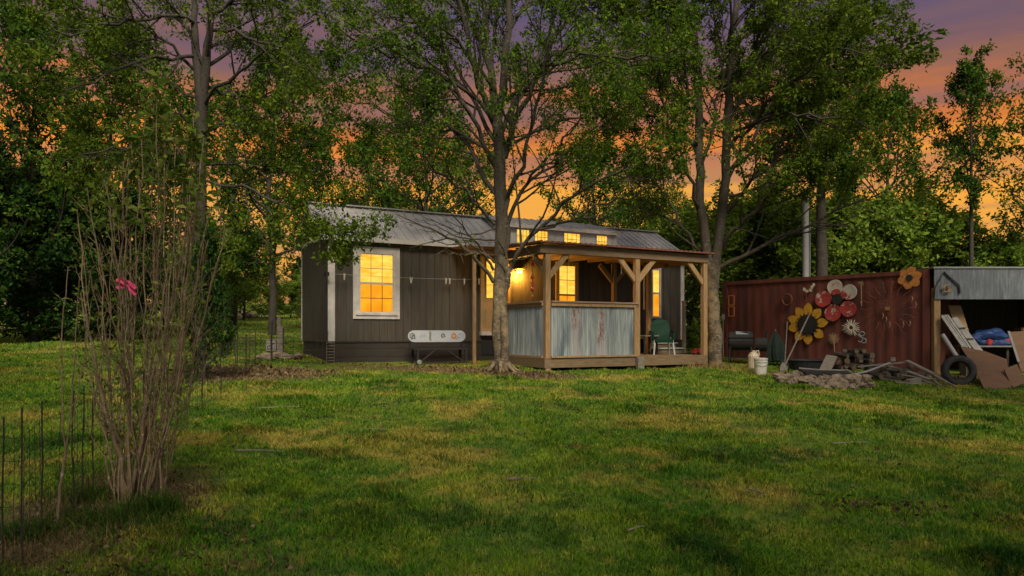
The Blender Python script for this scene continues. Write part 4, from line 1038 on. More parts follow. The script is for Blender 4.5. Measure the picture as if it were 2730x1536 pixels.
# woodpile: every log a thing with its cut end
def log(c, L_, r, yaw, pitch, label, name='log', group='firewood logs in the heap by the container'):
    d = Vector((math.cos(yaw) * math.cos(pitch), math.sin(yaw) * math.cos(pitch), math.sin(pitch))); c = Vector(c); rg = random.Random(int(c.x * 997 + c.z * 331))
    n = 8; a, b = c - d * L_/2, c + d * L_/2; sd = d.cross(Vector((0,0,1))).normalized(); u = sd.cross(d)
    prof = [1 + rg.uniform(-.18, .16) for _ in range(n)]
    ringp = lambda p, s=1: [p + (sd * math.cos(6.2832*k/n) + u * math.sin(6.2832*k/n)) * r * prof[k] * s for k in range(n)]
    o = MB().add(ringp(a) + ringp(c + u * rg.uniform(-.01,.01)) + ringp(b), [(i*n+k, i*n+(k+1)%n, (i+1)*n+(k+1)%n, (i+1)*n+k) for i in range(2) for k in range(n)]).build(name, M['log'], origin=c)
    tag(o, label, 'log', group); WM[o.name] = Matrix.Translation(c)
    m = MB(); m.sheet(ringp(a, .97), .006, -d); m.build('cut_end', M['logend'], o)
    m = MB(); m.sheet(ringp(b, .97), .006, d); m.build('cut_end', M['logend'], o)
rg = random.Random(21)
pile = []
for lvl, (n_, x0, x1, py) in enumerate(((8, 2232, 2335, 978), (7, 2238, 2322, 962), (5, 2246, 2308, 948), (3, 2255, 2290, 936))):
    for k in range(n_):
        px = x0 + (x1 - x0) * k / max(1, n_ - 1) + rg.uniform(-4, 4); Y = 18.4 + rg.uniform(-.15, .15); c = P(px, py + rg.uniform(-2, 2), Y)
        log(c, rg.uniform(.35, .5), rg.uniform(.055, .085), R(90 + rg.uniform(-35, 35)), rg.uniform(-.15, .15), 'split log stacked in the heap under the small straw sun')
for k in range(16):
    px = rg.uniform(2330, 2450); Y = 17.3 + rg.uniform(-.5, .8); g_ = gp(px, Y); c = g_ + Vector((0, 0, rg.uniform(.06, .24)))
    log(c, rg.uniform(.3, .5), rg.uniform(.05, .09), R(rg.uniform(0, 180)), rg.uniform(-.2, .2), 'dark log tumbled under the planks before the container', 'log', 'tumbled logs under the planks')
# planks, pipes and sticks
def plank(name, label, p, q, w=.12, h=.03, mt='greywood', cat='plank', up=(0,0,1), group=None):
    p, q = Vector(p), Vector(q); tag(MB().bar(p, q, w, h, up).build(name, M[mt], origin=p), label, cat, group)
plank('plank', 'wide grey plank sloping from the heap down to the shed post', P(2418, 962, 17.6), P(2500, 1003, 16.9), .16, .035)
plank('plank', 'splintered grey plank lower down in front of the wide sloping one', P(2420, 990, 17.0), P(2478, 1012, 16.5), .13, .03)
plank('plank', 'thin plank with a torn end pointing at the tyre', P(2465, 990, 17.2), P(2508, 1010, 16.9), .09, .03)
plank('plank', 'long dark plank lying level along the top of the tumbled logs', P(2285, 978, 17.7), P(2415, 966, 17.7), .12, .03)
plank('wood_block', 'short squared wood block on top of the tumbled logs', P(2371, 958, 17.7), P(2384, 958, 17.7), .12, .1, cat='block')
plank('wood_block', 'squared timber offcut at the lawn edge below the planks', P(2420, 1018, 16.1), P(2450, 1012, 16.3), .12, .09, cat='block')
tag(MB().tube([P(2256,986,16.9), P(2277,998,16.5), P(2310,991,16.7), P(2372,968,17.4)], .024, 7).build('bent_pipe', M['pole_metal'], origin=P(2277,998,16.5)), 'bent pale pipe lying between the rocks and the woodpile', 'pipe')
tag(MB().tube([P(2130,982,17.3), P(2180,986,17.2), P(2252,988,17.0)], .02, 7).build('pipe', M['white_plastic'], origin=P(2130,982,17.3)), 'straight white pipe lying behind the rock row', 'pipe')
sticks = [((2388,1020),(2440,1024),(2478,1020),(2545,1034)), ((2310,1000),(2360,1012),(2420,1020)), ((2478,1005),(2498,1022),(2512,1032)), ((2490,1000),(2530,1022),(2552,1034)), ((2340,992),(2372,976),(2400,985)), ((2405,1000),(2440,1006),(2500,1030))]
for k, s_ in enumerate(sticks):
    pts = []
    for a, b in s_:
        dy = b - HOR; x_ = .004; Y = 16.3
        for _ in range(6): X = (a - 1365) / FPX * Y; Y = (CAM_Z - (Gf(X, Y) + .03)) / (dy / FPX)
        pts.append(P(a, b, min(max(Y, 14.5), 17.8)))
    lab = ['long crooked branch lying at the lawn edge below the planks', 'grey stick between the last rock and the tumbled logs', 'short thin stick pointing at the tyre foot', 'bent stick lying just left of the tyre', 'thin stick leaning over the tumbled logs', 'straight stick under the splintered plank'][k]
    tag(MB().tube(pts, [.028] * (len(pts)-1) + [.012], 6).build('stick', M['greywood'], origin=pts[0]), lab, 'stick', 'sticks strewn by the shed')
# rock row
rocks = [(2078,1001,20,11),(2098,1003,14,9),(2088,1012,15,8),(2120,1011,15,9),(2131,998,14,7),(2147,1013,16,9),(2170,1008,12,7),(2172,1022,14,9),(2192,1014,13,9),(2200,1024,15,9),(2215,1030,13,8),(2231,1018,24,17),(2250,1010,14,12),(2262,1020,18,15),(2285,1018,17,14),(2280,1032,12,8),(2303,1022,15,13),(2318,1030,13,9),(2228,1002,13,7),(2203,1005,12,6),(2272,1006,12,8),(2110,1020,10,6)]
for k, (px, py, rx, rz) in enumerate(rocks):
    Y = 15.5
    for _ in range(8): X = (px - 1365) / FPX * Y; Y = (CAM_Z - Gf(X, Y)) / ((py + rz - HOR) / FPX)
    Y = min(max(Y, 14.4), 18); g_ = gp(px, Y); sx = rx / FPX * Y * .98; sz = rz / FPX * Y * 1.15
    lab = 'largest rough limestone rock in the row, near its right end' if k == 11 else ('rough limestone rock at the left start of the rock row' if k == 0 else 'rough pale limestone rock in the row edging the lawn')
    m = MB().blob(g_ + Vector((0,0,sz * .75)), (sx, sx * .9, sz), 3, .42, 40 + k, k * .7); v_ = m.v
    rr = np.random.RandomState(k); m.v = [(a + rr.uniform(-1,1) * .012, b + rr.uniform(-1,1) * .012, c + rr.uniform(-1,1) * .012) for a, b, c in v_]
    tag(m.build('rock', M['stone'], origin=g_), lab, 'rock', 'limestone rocks edging the lawn')

# ------------------------------------------------------------------ behind and left of the house
pp = gp(2148, 23.6)
pole = thing('utility_pole', 'slim grey metal utility pole rising behind the container', 'pole', pp); PF = world_of(pole)
MB().tube([(0,0,0), (0,0,3.0), (0,0,P(2146,520,23.6).z - pp.z)], [.115,.105,.095], 12).build('shaft', M['pole_metal'], pole, PF)
MB().tube([(.135,-.02,.0),(.13,-.02,4.5)], .022, 6).build('conduit', M['galv'], pole, PF)
wb = gp(724, 20.3)
bx = thing('white_box', 'small white box on the grass left of the house', 'box', wb, R(12)); BF = world_of(bx)
MB().b2((-.14,-.12,.0),(.14,.12,.32)).build('body', M['white_plastic'], bx, BF, bevel=.015)
m = MB(); m.tube([(-.05+.05*math.cos(k*.7),-.123,.12+.05*math.sin(k*.7)) for k in range(10)], .010, 5); m.tube([(.02,-.123,.2),(.09,-.123,.24)], .01, 5); m.build('print', M['darkmetal'], bx, BF)
MB().b2((-.15,-.13,.321),(.15,.13,.345)).build('lid', M['white_plastic'], bx, BF)
ps = gp(748, 19.6); tag(MB().prism([(-.08,0),(.08,0),(.075,.72),(.02,.78),(-.07,.74)], -.07, .07, 'XZ').build('fence_post', M['greywood'], None, Matrix.Translation(ps), origin=ps), 'stout weathered wooden post beside the white box', 'post')
ps2 = gp(745, 21.2); tag(MB().b2((-.05,-.04,0),(.05,.04,.95)).build('fence_post', M['greywood'], None, Matrix.Translation(ps2), origin=ps2), 'thin wooden post standing behind the stout one', 'post')
rg = random.Random(8)
for k in range(12):
    px, Y = rg.uniform(700, 795), rg.uniform(17.6, 18.9); g_ = gp(px, Y); r = rg.uniform(.07, .17)
    tag(MB().blob(g_ + Vector((0,0,r*.4)), (r*1.4, r, r*.6), 2, .3, 90+k, k).build('rock', M['stone'], origin=g_), 'flat grey stone in the heap by the house gable end', 'rock', 'stones heaped at the gable end')
for k in range(14):
    px, Y = rg.uniform(575, 665), rg.uniform(50, 56); g_ = gp(px, Y); r = rg.uniform(.15, .4)
    tag(MB().blob(g_ + Vector((0,0,r*.3)), (r*1.7, r, r*.8), 2, .3, 120+k, k).build('rock', M['stone'], origin=g_), 'stone in the far rubble bed across the field', 'rock', 'stones in the far rubble bed')
bed = []
for k in range(28):
    a = 6.28319 * k / 28; c = gp(632, 53); x_, y_ = c.x + 2.6 * math.cos(a) * (1 + .15 * math.sin(a*3)), 53 + 2.6 * math.sin(a); bed.append((x_, y_, Gf(x_, y_) + .06))
o = MB().add(bed, [tuple(range(28))]).build('dirt_patch', M['litter'] if False else mat('dry_soil', (.30,.22,.14), (.20,.14,.09), 3, .95)); tag(o, kind='structure')

# ------------------------------------------------------------------ trees
def resample(pts, rad, n, rng, wob=.0):
    pts = np.array([p[:] for p in pts], float); rad = np.array(rad, float)
    if len(rad) == 2 and len(pts) > 2: rad = np.interp(np.linspace(0,1,len(pts)), [0,1], rad)
    d = np.r_[0, np.cumsum(np.linalg.norm(np.diff(pts, axis=0), axis=1))]; t = np.linspace(0, d[-1], n)
    out = np.stack([np.interp(t, d, pts[:, k]) for k in range(3)], 1)
    sm = out.copy(); sm[1:-1] = (out[:-2] + 2*out[1:-1] + out[2:]) / 4; sm[1:-1] = (sm[:-2] + 2*sm[1:-1] + sm[2:]) / 4
    sm[1:-1] += rng.randn(n-2, 3) * wob
    return sm, np.interp(t, d, rad), d[-1]
def sprout(rng, P_, R_, L_, k, t0, t1, ang, lr, n, up, wob, rfac=.6, tipfall=.6, taper=.3, rmin=.004, flat=0.0):
    """k children on every branch of P_ (B,N,3)"""
    B, Np = P_.shape[:2]; idx = np.repeat(np.arange(B), k)
    t = t0 + (t1 - t0) * ((np.tile(np.arange(k), B) + rng.rand(B*k)) / k)
    x = t * (Np - 1); i = np.minimum(x.astype(int), Np - 2); f = (x - i)[:, None]
    p0 = P_[idx, i] * (1-f) + P_[idx, i+1] * f; tg = unit(P_[idx, i+1] - P_[idx, i]); r = R_[idx, i] * (1-f[:,0]) + R_[idx, i+1] * f[:,0]
    pr = unit(np.cross(rng.randn(B*k, 3), tg))
    if flat: pr[:, 2] *= (1 - flat); pr = unit(pr)
    a = rng.uniform(ang[0], ang[1], B*k)[:, None]; d = unit(np.cos(a) * tg + np.sin(a) * pr)
    L = L_[idx] * rng.uniform(lr[0], lr[1], B*k) * (1 - tipfall * t); st = (L / (n-1))[:, None]
    out = np.empty((B*k, n, 3)); out[:, 0] = p0; cur = p0.copy()
    for j in range(1, n):
        d = unit(d + rng.randn(B*k, 3) * wob + np.array([0,0,up])); cur = cur + d * st; out[:, j] = cur
    r0 = np.maximum(np.minimum(r * rfac, L * .02 + .003), rmin)
    return out, r0[:, None] * np.linspace(1, taper, n)[None], L
def tube_geo(P_, R_, S):
    B, n = P_.shape[:2]
    T = np.empty_like(P_); T[:, 1:-1] = P_[:, 2:] - P_[:, :-2]; T[:, 0] = P_[:, 1] - P_[:, 0]; T[:, -1] = P_[:, -1] - P_[:, -2]; T = unit(T)
    ref = np.where(np.abs(T[:, :1, 2:]) > .8, np.array([1.,0,0]), np.array([0,0,1.])); ref = np.broadcast_to(ref, T.shape)
    a = unit(np.cross(T, ref)); b = np.cross(T, a)
    w = np.arange(S) * 2 * math.pi / S
    V = P_[:, :, None] + R_[:, :, None, None] * (a[:, :, None] * np.cos(w)[None, None, :, None] + b[:, :, None] * np.sin(w)[None, None, :, None])
    ids = np.arange(B*n*S).reshape(B, n, S); nx = np.roll(ids, -1, axis=2)
    q = np.stack([ids[:, :-1], nx[:, :-1], nx[:, 1:], ids[:, 1:]], -1).reshape(-1, 4)
    return V.reshape(-1, 3), q
def join_geo(gs):
    vs, fs, o = [], [], 0
    for v, f in gs: vs.append(v); fs.append(f + o); o += len(v)
    return np.concatenate(vs), np.concatenate(fs)
def leaf_geo(rng, P_, per, size, spread, t0=.25, droop=.15, ratio=.5, tvar=.25, tint0=.5):
    """leaves along the twigs P_ (B,N,3): folded four-cornered blades"""
    B, Np = P_.shape[:2]; idx = np.repeat(np.arange(B), per); n = len(idx)
    t = t0 + (1-t0) * rng.rand(n) ** .8; x = t * (Np-1); i = np.minimum(x.astype(int), Np-2); f = (x-i)[:, None]
    p = P_[idx, i] * (1-f) + P_[idx, i+1] * f + rng.randn(n, 3) * spread
    tg = unit(P_[idx, i+1] - P_[idx, i]); d = unit(tg * .5 + rng.randn(n, 3) * .8 + np.array([0,0,-droop]))
    nn = unit(rng.randn(n, 3) * .8 + np.array([0,0,.8])); s = unit(np.cross(d, nn)); nn = np.cross(s, d)
    L = size * rng.uniform(.5, 1.45, n)[:, None]; W = L * ratio * .5
    V = np.stack([p, p + d*L*.45 + s*W + nn*L*.08, p + d*L - nn*L*.08, p + d*L*.45 - s*W + nn*L*.08], 1).reshape(-1, 3)
    tint = np.clip(tint0 + (rng.randn(B) * tvar)[idx] * .9 + rng.randn(n) * tvar * .75, 0, 1)
    return V, np.arange(4*n).reshape(-1, 4), np.repeat(tint, 4)
def finish_tree(root, gs, leaves, bark, leaf, base):
    v, f = join_geo(gs); base = np.array(base[:])
    link_mesh('trunk', fast_mesh('trunk', v - base, [f], smooth=True), bark, root)
    lv = np.concatenate([l[0] for l in leaves]); o = 0; fs = []
    for l in leaves: fs.append(l[1] + o); o += len(l[0])
    link_mesh('crown', fast_mesh('crown', lv - base, [np.concatenate(fs)], {'tint': np.concatenate([l[2] for l in leaves])}), leaf, root)

def limb_tree(name, label, seed, limbs, Y, base, bark, leaf, k1=8, k2=7, per=12, size=.10, lr1=(.28,.5), lr2=(.22,.45), up=.10, wob=.035, tv=.25, group=None, spread=.05, t1=.12, k3=0, zmin=None):
    rng = np.random.RandomState(seed)
    root = thing(name, label, 'tree', base, 0, group)
    gs, Ps, Rs, Ls = [], [], [], []
    for pts, r0, r1 in limbs:
        p = [P(a, b, Y + c) if abs(b) < 5000 else None for a, b, c in pts]
        s_, r_, L_ = resample(p, [r0, r1], 14, rng, wob * (1 if r0 < .12 else .35)); s_[0] = p[0][:]
        gs.append(tube_geo(s_[None], r_[None], 10 if r0 > .06 else 6))
        Ps.append(s_); Rs.append(r_); Ls.append(L_)
    P0, R0, L0 = np.array(Ps), np.array(Rs), np.array(Ls)
    leaves = []
    sel = [i for i in range(len(limbs)) if i > 2 or limbs[i][1] < .132 and i != 1]
    P0, R0, L0 = P0[sel], R0[sel], L0[sel]
    P1, R1, L1 = sprout(rng, P0, R0, np.clip(L0, 1.5, 5.5), k1, t1, .98, (.35,.9), lr1, 8, up, .10)
    gs.append(tube_geo(P1, R1, 5))
    P2, R2, L2 = sprout(rng, P1, R1, L1, k2, .15, 1.0, (.4,1.0), lr2, 5, up*.7, .14, rmin=.003)
    if zmin is not None:
        ok = P2[:, :, 2].min(1) > zmin; P2, R2, L2 = P2[ok], R2[ok], L2[ok]
    gs.append(tube_geo(P2, R2, 3))
    tips = [P2]
    if k3:
        P3, R3, L3 = sprout(rng, P2, R2, L2 + .3, k3, .2, 1.0, (.4,1.1), (.4,.7), 4, up*.5, .15, rmin=.0025)
        
        if zmin is not None: ok = P3[:, :, 2].min(1) > zmin; P3, R3 = P3[ok], R3[ok]
        gs.append(tube_geo(P3, R3, 3)); tips.append(P3)
    for t in tips: leaves.append(leaf_geo(rng, t, per, size, spread, tvar=tv))
    if zmin is not None: P1 = P1[P1[:, -4:, 2].min(1) > zmin]
    leaves.append(leaf_geo(rng, P1[:, -4:], per, size, spread, tvar=tv))
    finish_tree(root, gs, leaves, bark, leaf, base); return root

# --- the tree before the house
FT_Y = 16.4; fb = gp(1335, FT_Y)
def flare(px, Y): b = gp(px, Y); return HOR + (CAM_Z - b.z) * FPX / Y + 4
by = flare(1335, FT_Y)
limbs = [
 ([(1335,by,0),(1334,930,0),(1331,800,0),(1338,650,0),(1335,480,0),(1328,330,0),(1322,260,0)], .185, .125),
 ([(1350,by,-.06),(1347,900,-.08),(1346,800,-.08),(1346,700,-.06),(1344,600,-.04),(1341,500,0)], .105, .06),
 ([(1326,300,0),(1302,180,0),(1290,0,.1),(1280,-160,.2),(1275,-420,.3)], .105, .025),
 ([(1328,300,0),(1348,190,-.1),(1362,0,-.2),(1375,-170,-.2),(1385,-420,-.3)], .11, .025),
 ([(1318,330,0),(1285,240,-.3),(1245,120,-.6),(1222,-20,-1),(1205,-180,-1.2)], .08, .02),
 ([(1345,420,0),(1367,262,.3),(1414,184,.7),(1474,103,1.2),(1564,0,1.9),(1640,-110,2.4)], .075, .02),
 ([(1345,400,0),(1380,300,-.4),(1437,200,-.8),(1475,60,-1.3),(1500,-90,-1.6)], .07, .02),
 ([(1348,540,0),(1372,480,-.4),(1397,385,-.8),(1431,265,-1.3),(1457,170,-1.8),(1475,50,-2.2)], .06, .012),
 ([(1345,620,0),(1367,560,.4),(1405,492,.8),(1465,443,1.3),(1560,360,1.9),(1690,260,2.4)], .06, .012),
 ([(1405,492,.8),(1470,400,.4),(1540,330,.1),(1600,240,-.2),(1660,150,-.4)], .035, .01),
 ([(1346,750,0),(1358,700,-.1),(1382,662,-.25),(1411,636,-.4),(1458,596,-.7),(1507,533,-1.0),(1560,500,-1.3),(1640,465,-1.7),(1720,420,-2.0),(1800,376,-2.4)], .06, .012),
 ([(1440,611,-.6),(1520,592,-.9),(1610,540,-1.3),(1700,510,-1.7),(1790,500,-2)], .028, .008),
 ([(1325,520,0),(1260,420,.5),(1190,310,1),(1130,240,1.5),(1062,150,2),(1010,60,2.4)], .06, .012),
 ([(1325,450,0),(1280,350,-.4),(1229,260,-.8),(1170,150,-1.2),(1120,40,-1.6),(1080,-60,-2)], .06, .014),
 ([(1320,600,0),(1250,520,-.4),(1160,440,-.8),(1080,390,-1.2),(1000,350,-1.6)], .04, .008),
 ([(1322,380,0),(1240,230,.6),(1150,100,1.0),(1050,-10,1.5),(960,-90,2)], .055, .012),
 ([(1340,350,0),(1400,230,.9),(1480,160,1.6),(1600,110,2.2),(1720,40,2.8)], .055, .012),
 ([(1322,330,0),(1220,220,-.8),(1100,170,-1.5),(980,130,-2.1),(880,60,-2.6)], .05, .01), ([(1318,420,0),(1210,340,.8),(1090,330,1.6),(980,280,2.3),(890,250,2.9)], .045, .009),
 ([(1340,280,0),(1450,180,-1),(1570,140,-1.9),(1690,160,-2.6),(1800,130,-3.2)], .05, .009), ([(1345,380,0),(1470,330,1),(1590,300,2),(1720,300,3)], .045, .009), ([(1322,240,0),(1180,60,-1),(1060,60,-1.8),(930,150,-2.5)], .045, .009),
 ([(1300,100,0),(1230,-40,.3),(1150,-150,.8),(1050,-230,1.2)], .05, .012),
 ([(1360,80,0),(1440,-40,.3),(1540,-140,.6),(1650,-200,1)], .05, .012),
]
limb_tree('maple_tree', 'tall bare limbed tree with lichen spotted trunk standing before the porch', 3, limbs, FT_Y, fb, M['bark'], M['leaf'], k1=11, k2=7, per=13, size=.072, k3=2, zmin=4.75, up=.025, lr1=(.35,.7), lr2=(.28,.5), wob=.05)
# its dead lower branches over the roof, and the roots
rng = np.random.RandomState(5); gs = []
ft = bpy.data.objects['maple_tree']
low = [([(1316,752,0),(1285,715,-.3),(1260,676,-.6),(1204,632,-1),(1150,610,-1.3),(1111,598,-1.6),(1055,570,-2)], .05, .006),
       ([(1316,720,0),(1290,680,-.3),(1262,655,-.7),(1235,640,-1)], .035, .006), ([(1318,700,-.1),(1265,645,-.5),(1210,575,-.9),(1150,520,-1.3)], .028, .005),
       ([(1320,640,0),(1275,640,-.5),(1200,625,-.9),(1130,590,-1.3)], .028, .005), ([(1322,610,0),(1240,630,-.5),(1180,600,-1),(1120,570,-1.4)], .022, .005),
       ([(1262,676,-.6),(1230,680,-.9),(1190,672,-1.2),(1150,680,-1.4)], .016, .004), ([(1358,700,0),(1330,640,-.4),(1300,650,-.7)], .02, .004),
       ([(1352,700,0),(1385,690,-.4),(1420,680,-.8),(1450,690,-1.1)], .018, .004)]
Pl, Rl, Ll = [], [], []
for pts, r0, r1 in low:
    s_, r_, L_ = resample([P(a, b, FT_Y + c) for a, b, c in pts], [r0, r1], 14, rng, .02); Pl.append(s_); Rl.append(r_); Ll.append(L_)
Pl, Rl, Ll = np.array(Pl), np.array(Rl), np.array(Ll); gs.append(tube_geo(Pl, Rl, 6))
P1, R1, L1 = sprout(rng, Pl, Rl, Ll, 6, .25, 1, (.4,.9), (.2,.45), 6, .04, .12); gs.append(tube_geo(P1, R1, 4))
P2, R2, L2 = sprout(rng, P1, R1, L1, 3, .2, 1, (.4,.9), (.3,.5), 4, .02, .12); gs.append(tube_geo(P2, R2, 3))
roots_ = []
for k in range(7):
    a = k * .9 + .2; q = [fb + Vector((.16*math.cos(a), .16*math.sin(a), .22)), fb + Vector((.30*math.cos(a), .30*math.sin(a), .05)), fb + Vector((.55*math.cos(a), .55*math.sin(a), -.04))]
    s_, r_, _ = resample(q, [.065, .02], 6, rng); roots_.append(tube_geo(s_[None], r_[None], 6))
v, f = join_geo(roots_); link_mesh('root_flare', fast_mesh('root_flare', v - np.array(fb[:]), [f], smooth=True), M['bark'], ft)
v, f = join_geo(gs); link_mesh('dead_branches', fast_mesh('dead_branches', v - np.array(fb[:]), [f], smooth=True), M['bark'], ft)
lf = leaf_geo(rng, P2[:60], 1, .07, .02); link_mesh('leaf_sprays', fast_mesh('leaf_sprays', lf[0] - np.array(fb[:]), [lf[1]], {'tint': lf[2]}), M['leaf'], ft)

# --- the twin stemmed tree at the end of the porch
RT_Y = 19.6; rb = gp(1905, RT_Y); by = flare(1905, RT_Y)
limbs = [
 ([(1906,by,0),(1906,900,0),(1900,800,0),(1896,720,0),(1893,690,0)], .195, .165),
 ([(1895,760,0),(1880,640,0),(1868,520,0),(1865,420,0),(1860,200,.1)], .135, .105),
 ([(1902,760,0),(1918,640,-.1),(1935,480,-.2),(1940,330,-.3),(1943,220,-.3)], .135, .105),
 ([(1860,220,.1),(1855,80,.1),(1848,-60,.2),(1840,-260,.3)], .11, .03), ([(1942,250,-.3),(1955,80,-.3),(1965,-80,-.4),(1975,-280,-.5)], .11, .03),
 ([(1930,660,0),(1975,590,-.5),(2035,530,-1),(2110,490,-1.5),(2200,450,-2)], .07, .012), 
 ([(1908,720,0),(1990,670,-.4),(2080,640,-.8),(2180,590,-1.2),(2290,545,-1.6),(2400,490,-2)], .065, .010),
 ([(1890,690,0),(1845,640,.4),(1790,560,.8),(1745,490,1.2),(1700,430,1.6)], .055, .010),
 ([(1870,560,0),(1835,470,-.5),(1800,380,-1),(1760,250,-1.5),(1735,120,-1.9)], .06, .012),
 ([(1938,480,0),(1985,400,.6),(2040,320,1.1),(2080,220,1.6),(2110,120,2)], .07, .014),
 ([(1930,570,0),(1990,510,-.5),(2060,430,-1),(2130,350,-1.5),(2200,260,-2)], .065, .012),
 ([(1866,450,0),(1900,350,-.4),(1920,230,-.8),(1930,100,-1.1),(1935,-40,-1.5)], .055, .012),
 ([(1865,420,0),(1820,300,.7),(1775,200,1.2),(1720,90,1.8),(1680,-20,2.3)], .06, .012),
 ([(1940,330,0),(2000,220,.5),(2070,100,1),(2140,0,1.5),(2200,-80,2)], .06, .012),
 ([(1862,300,0),(1810,180,-.6),(1760,60,-1.2),(1700,-60,-1.7)], .05, .012), ([(1940,400,0),(2030,300,-.8),(2130,200,-1.5),(2230,130,-2.1),(2300,60,-2.6)], .055, .010),
 ([(1945,250,0),(2010,130,-.8),(2060,0,-1.4),(2100,-110,-2)], .05, .012),
 ([(1862,400,.1),(1770,330,-1),(1670,280,-2),(1560,260,-2.9)], .05, .010), ([(1858,180,.1),(1740,120,-1),(1620,60,-2),(1520,10,-2.8)], .05, .010), ([(1945,200,-.3),(2080,120,-1.6),(2220,110,-2.6),(2370,180,-3.4)], .05, .010), ([(1940,360,0),(2060,300,-1.6),(2200,310,-2.8),(2330,350,-3.6)], .05, .010), ([(1950,120,-.3),(2100,20,.8),(2240,-10,1.8),(2370,40,2.6)], .05, .010), ([(1935,520,0),(2040,500,1.4),(2150,440,2.4),(2290,400,3.2)], .05, .010),
 ([(1885,330,.3),(1800,240,1.4),(1690,190,2.2),(1600,170,3)], .05, .010), ([(1857,120,.1),(1780,10,.8),(1690,-70,1.6)], .05, .012), ([(1960,20,-.3),(2060,-80,.2),(2160,-150,.8)], .05, .012),
 ([(1940,450,0),(2040,400,1.2),(2150,330,2.2),(2280,250,3)], .05, .01), ([(1945,300,0),(2060,180,1.6),(2190,60,2.8),(2300,-20,3.6)], .05, .01),
]
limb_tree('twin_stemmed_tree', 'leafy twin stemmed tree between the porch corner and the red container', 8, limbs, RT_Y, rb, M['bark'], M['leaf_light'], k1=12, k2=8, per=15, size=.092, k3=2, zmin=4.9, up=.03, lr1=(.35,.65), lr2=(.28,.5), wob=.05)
# --- the tree behind the shrub at left
LT_Y = 17.5; lb = gp(531, LT_Y); by = flare(531, LT_Y)
limbs = [
 ([(531,by,0),(532,700,0),(531,480,0),(538,300,0),(540,250,0)], .165, .13),
 ([(538,270,0),(522,140,0),(515,0,.1),(508,-200,.2)], .13, .03), ([(540,265,0),(556,120,-.1),(562,0,-.2),(570,-200,-.3)], .12, .03),
 ([(545,280,0),(590,235,-.4),(640,190,-.8),(720,130,-1.3),(810,70,-1.8),(900,20,-2.2)], .055, .010),
 ([(548,200,0),(640,110,.6),(740,40,1.1),(830,-20,1.6)], .055, .012), ([(522,190,0),(450,110,-.5),(360,60,-1),(260,30,-1.5),(160,0,-2)], .042, .010),
 ([(525,260,0),(440,210,.5),(340,160,1),(230,130,1.5),(130,120,2)], .042, .010), ([(528,330,0),(440,300,-.5),(330,310,-1),(230,370,-1.5)], .05, .010),
 ([(530,350,0),(600,330,-.8),(680,330,-1.5),(760,310,-2)], .045, .01), ([(518,100,0),(440,0,.6),(350,-80,1.2)], .05, .012), ([(560,60,0),(650,-30,-.5),(740,-110,-1)], .05, .012),
 ([(535,420,0),(470,400,.8),(390,420,1.4),(300,480,2)], .045, .01), ([(536,440,0),(610,430,.6),(700,450,1.2),(800,470,1.6)], .04, .01),
 ([(540,480,0),(640,500,-1.0),(740,540,-1.8),(830,590,-2.4),(900,640,-2.8),(965,655,-3.1)], .04, .006),
 ([(740,540,-1.8),(820,560,-2.4),(880,610,-2.8),(900,680,-3.1)], .02, .005),
 ([(533,380,0),(430,370,-1.2),(300,400,-2.2),(170,430,-3)], .045, .01), ([(545,230,0),(640,260,1),(740,240,1.8),(840,190,2.6)], .045, .01), ([(560,80,0),(680,100,-1.4),(790,150,-2.4),(880,230,-3.2)], .045, .01),
 ([(515,60,0),(420,40,-1),(300,60,-2),(180,80,-2.8),(60,110,-3.4)], .05, .01), ([(520,150,0),(400,150,-1.2),(280,200,-2.2),(150,260,-3)], .05, .01),
]
limb_tree('roadside_tree', 'tall tree with forked trunk standing behind the bare shrub', 13, limbs, LT_Y, lb, M['bark_dark'], M['leaf_light'], k1=11, k2=7, per=11, size=.085, k3=2, up=.03, lr1=(.35,.65), lr2=(.28,.5), wob=.05)

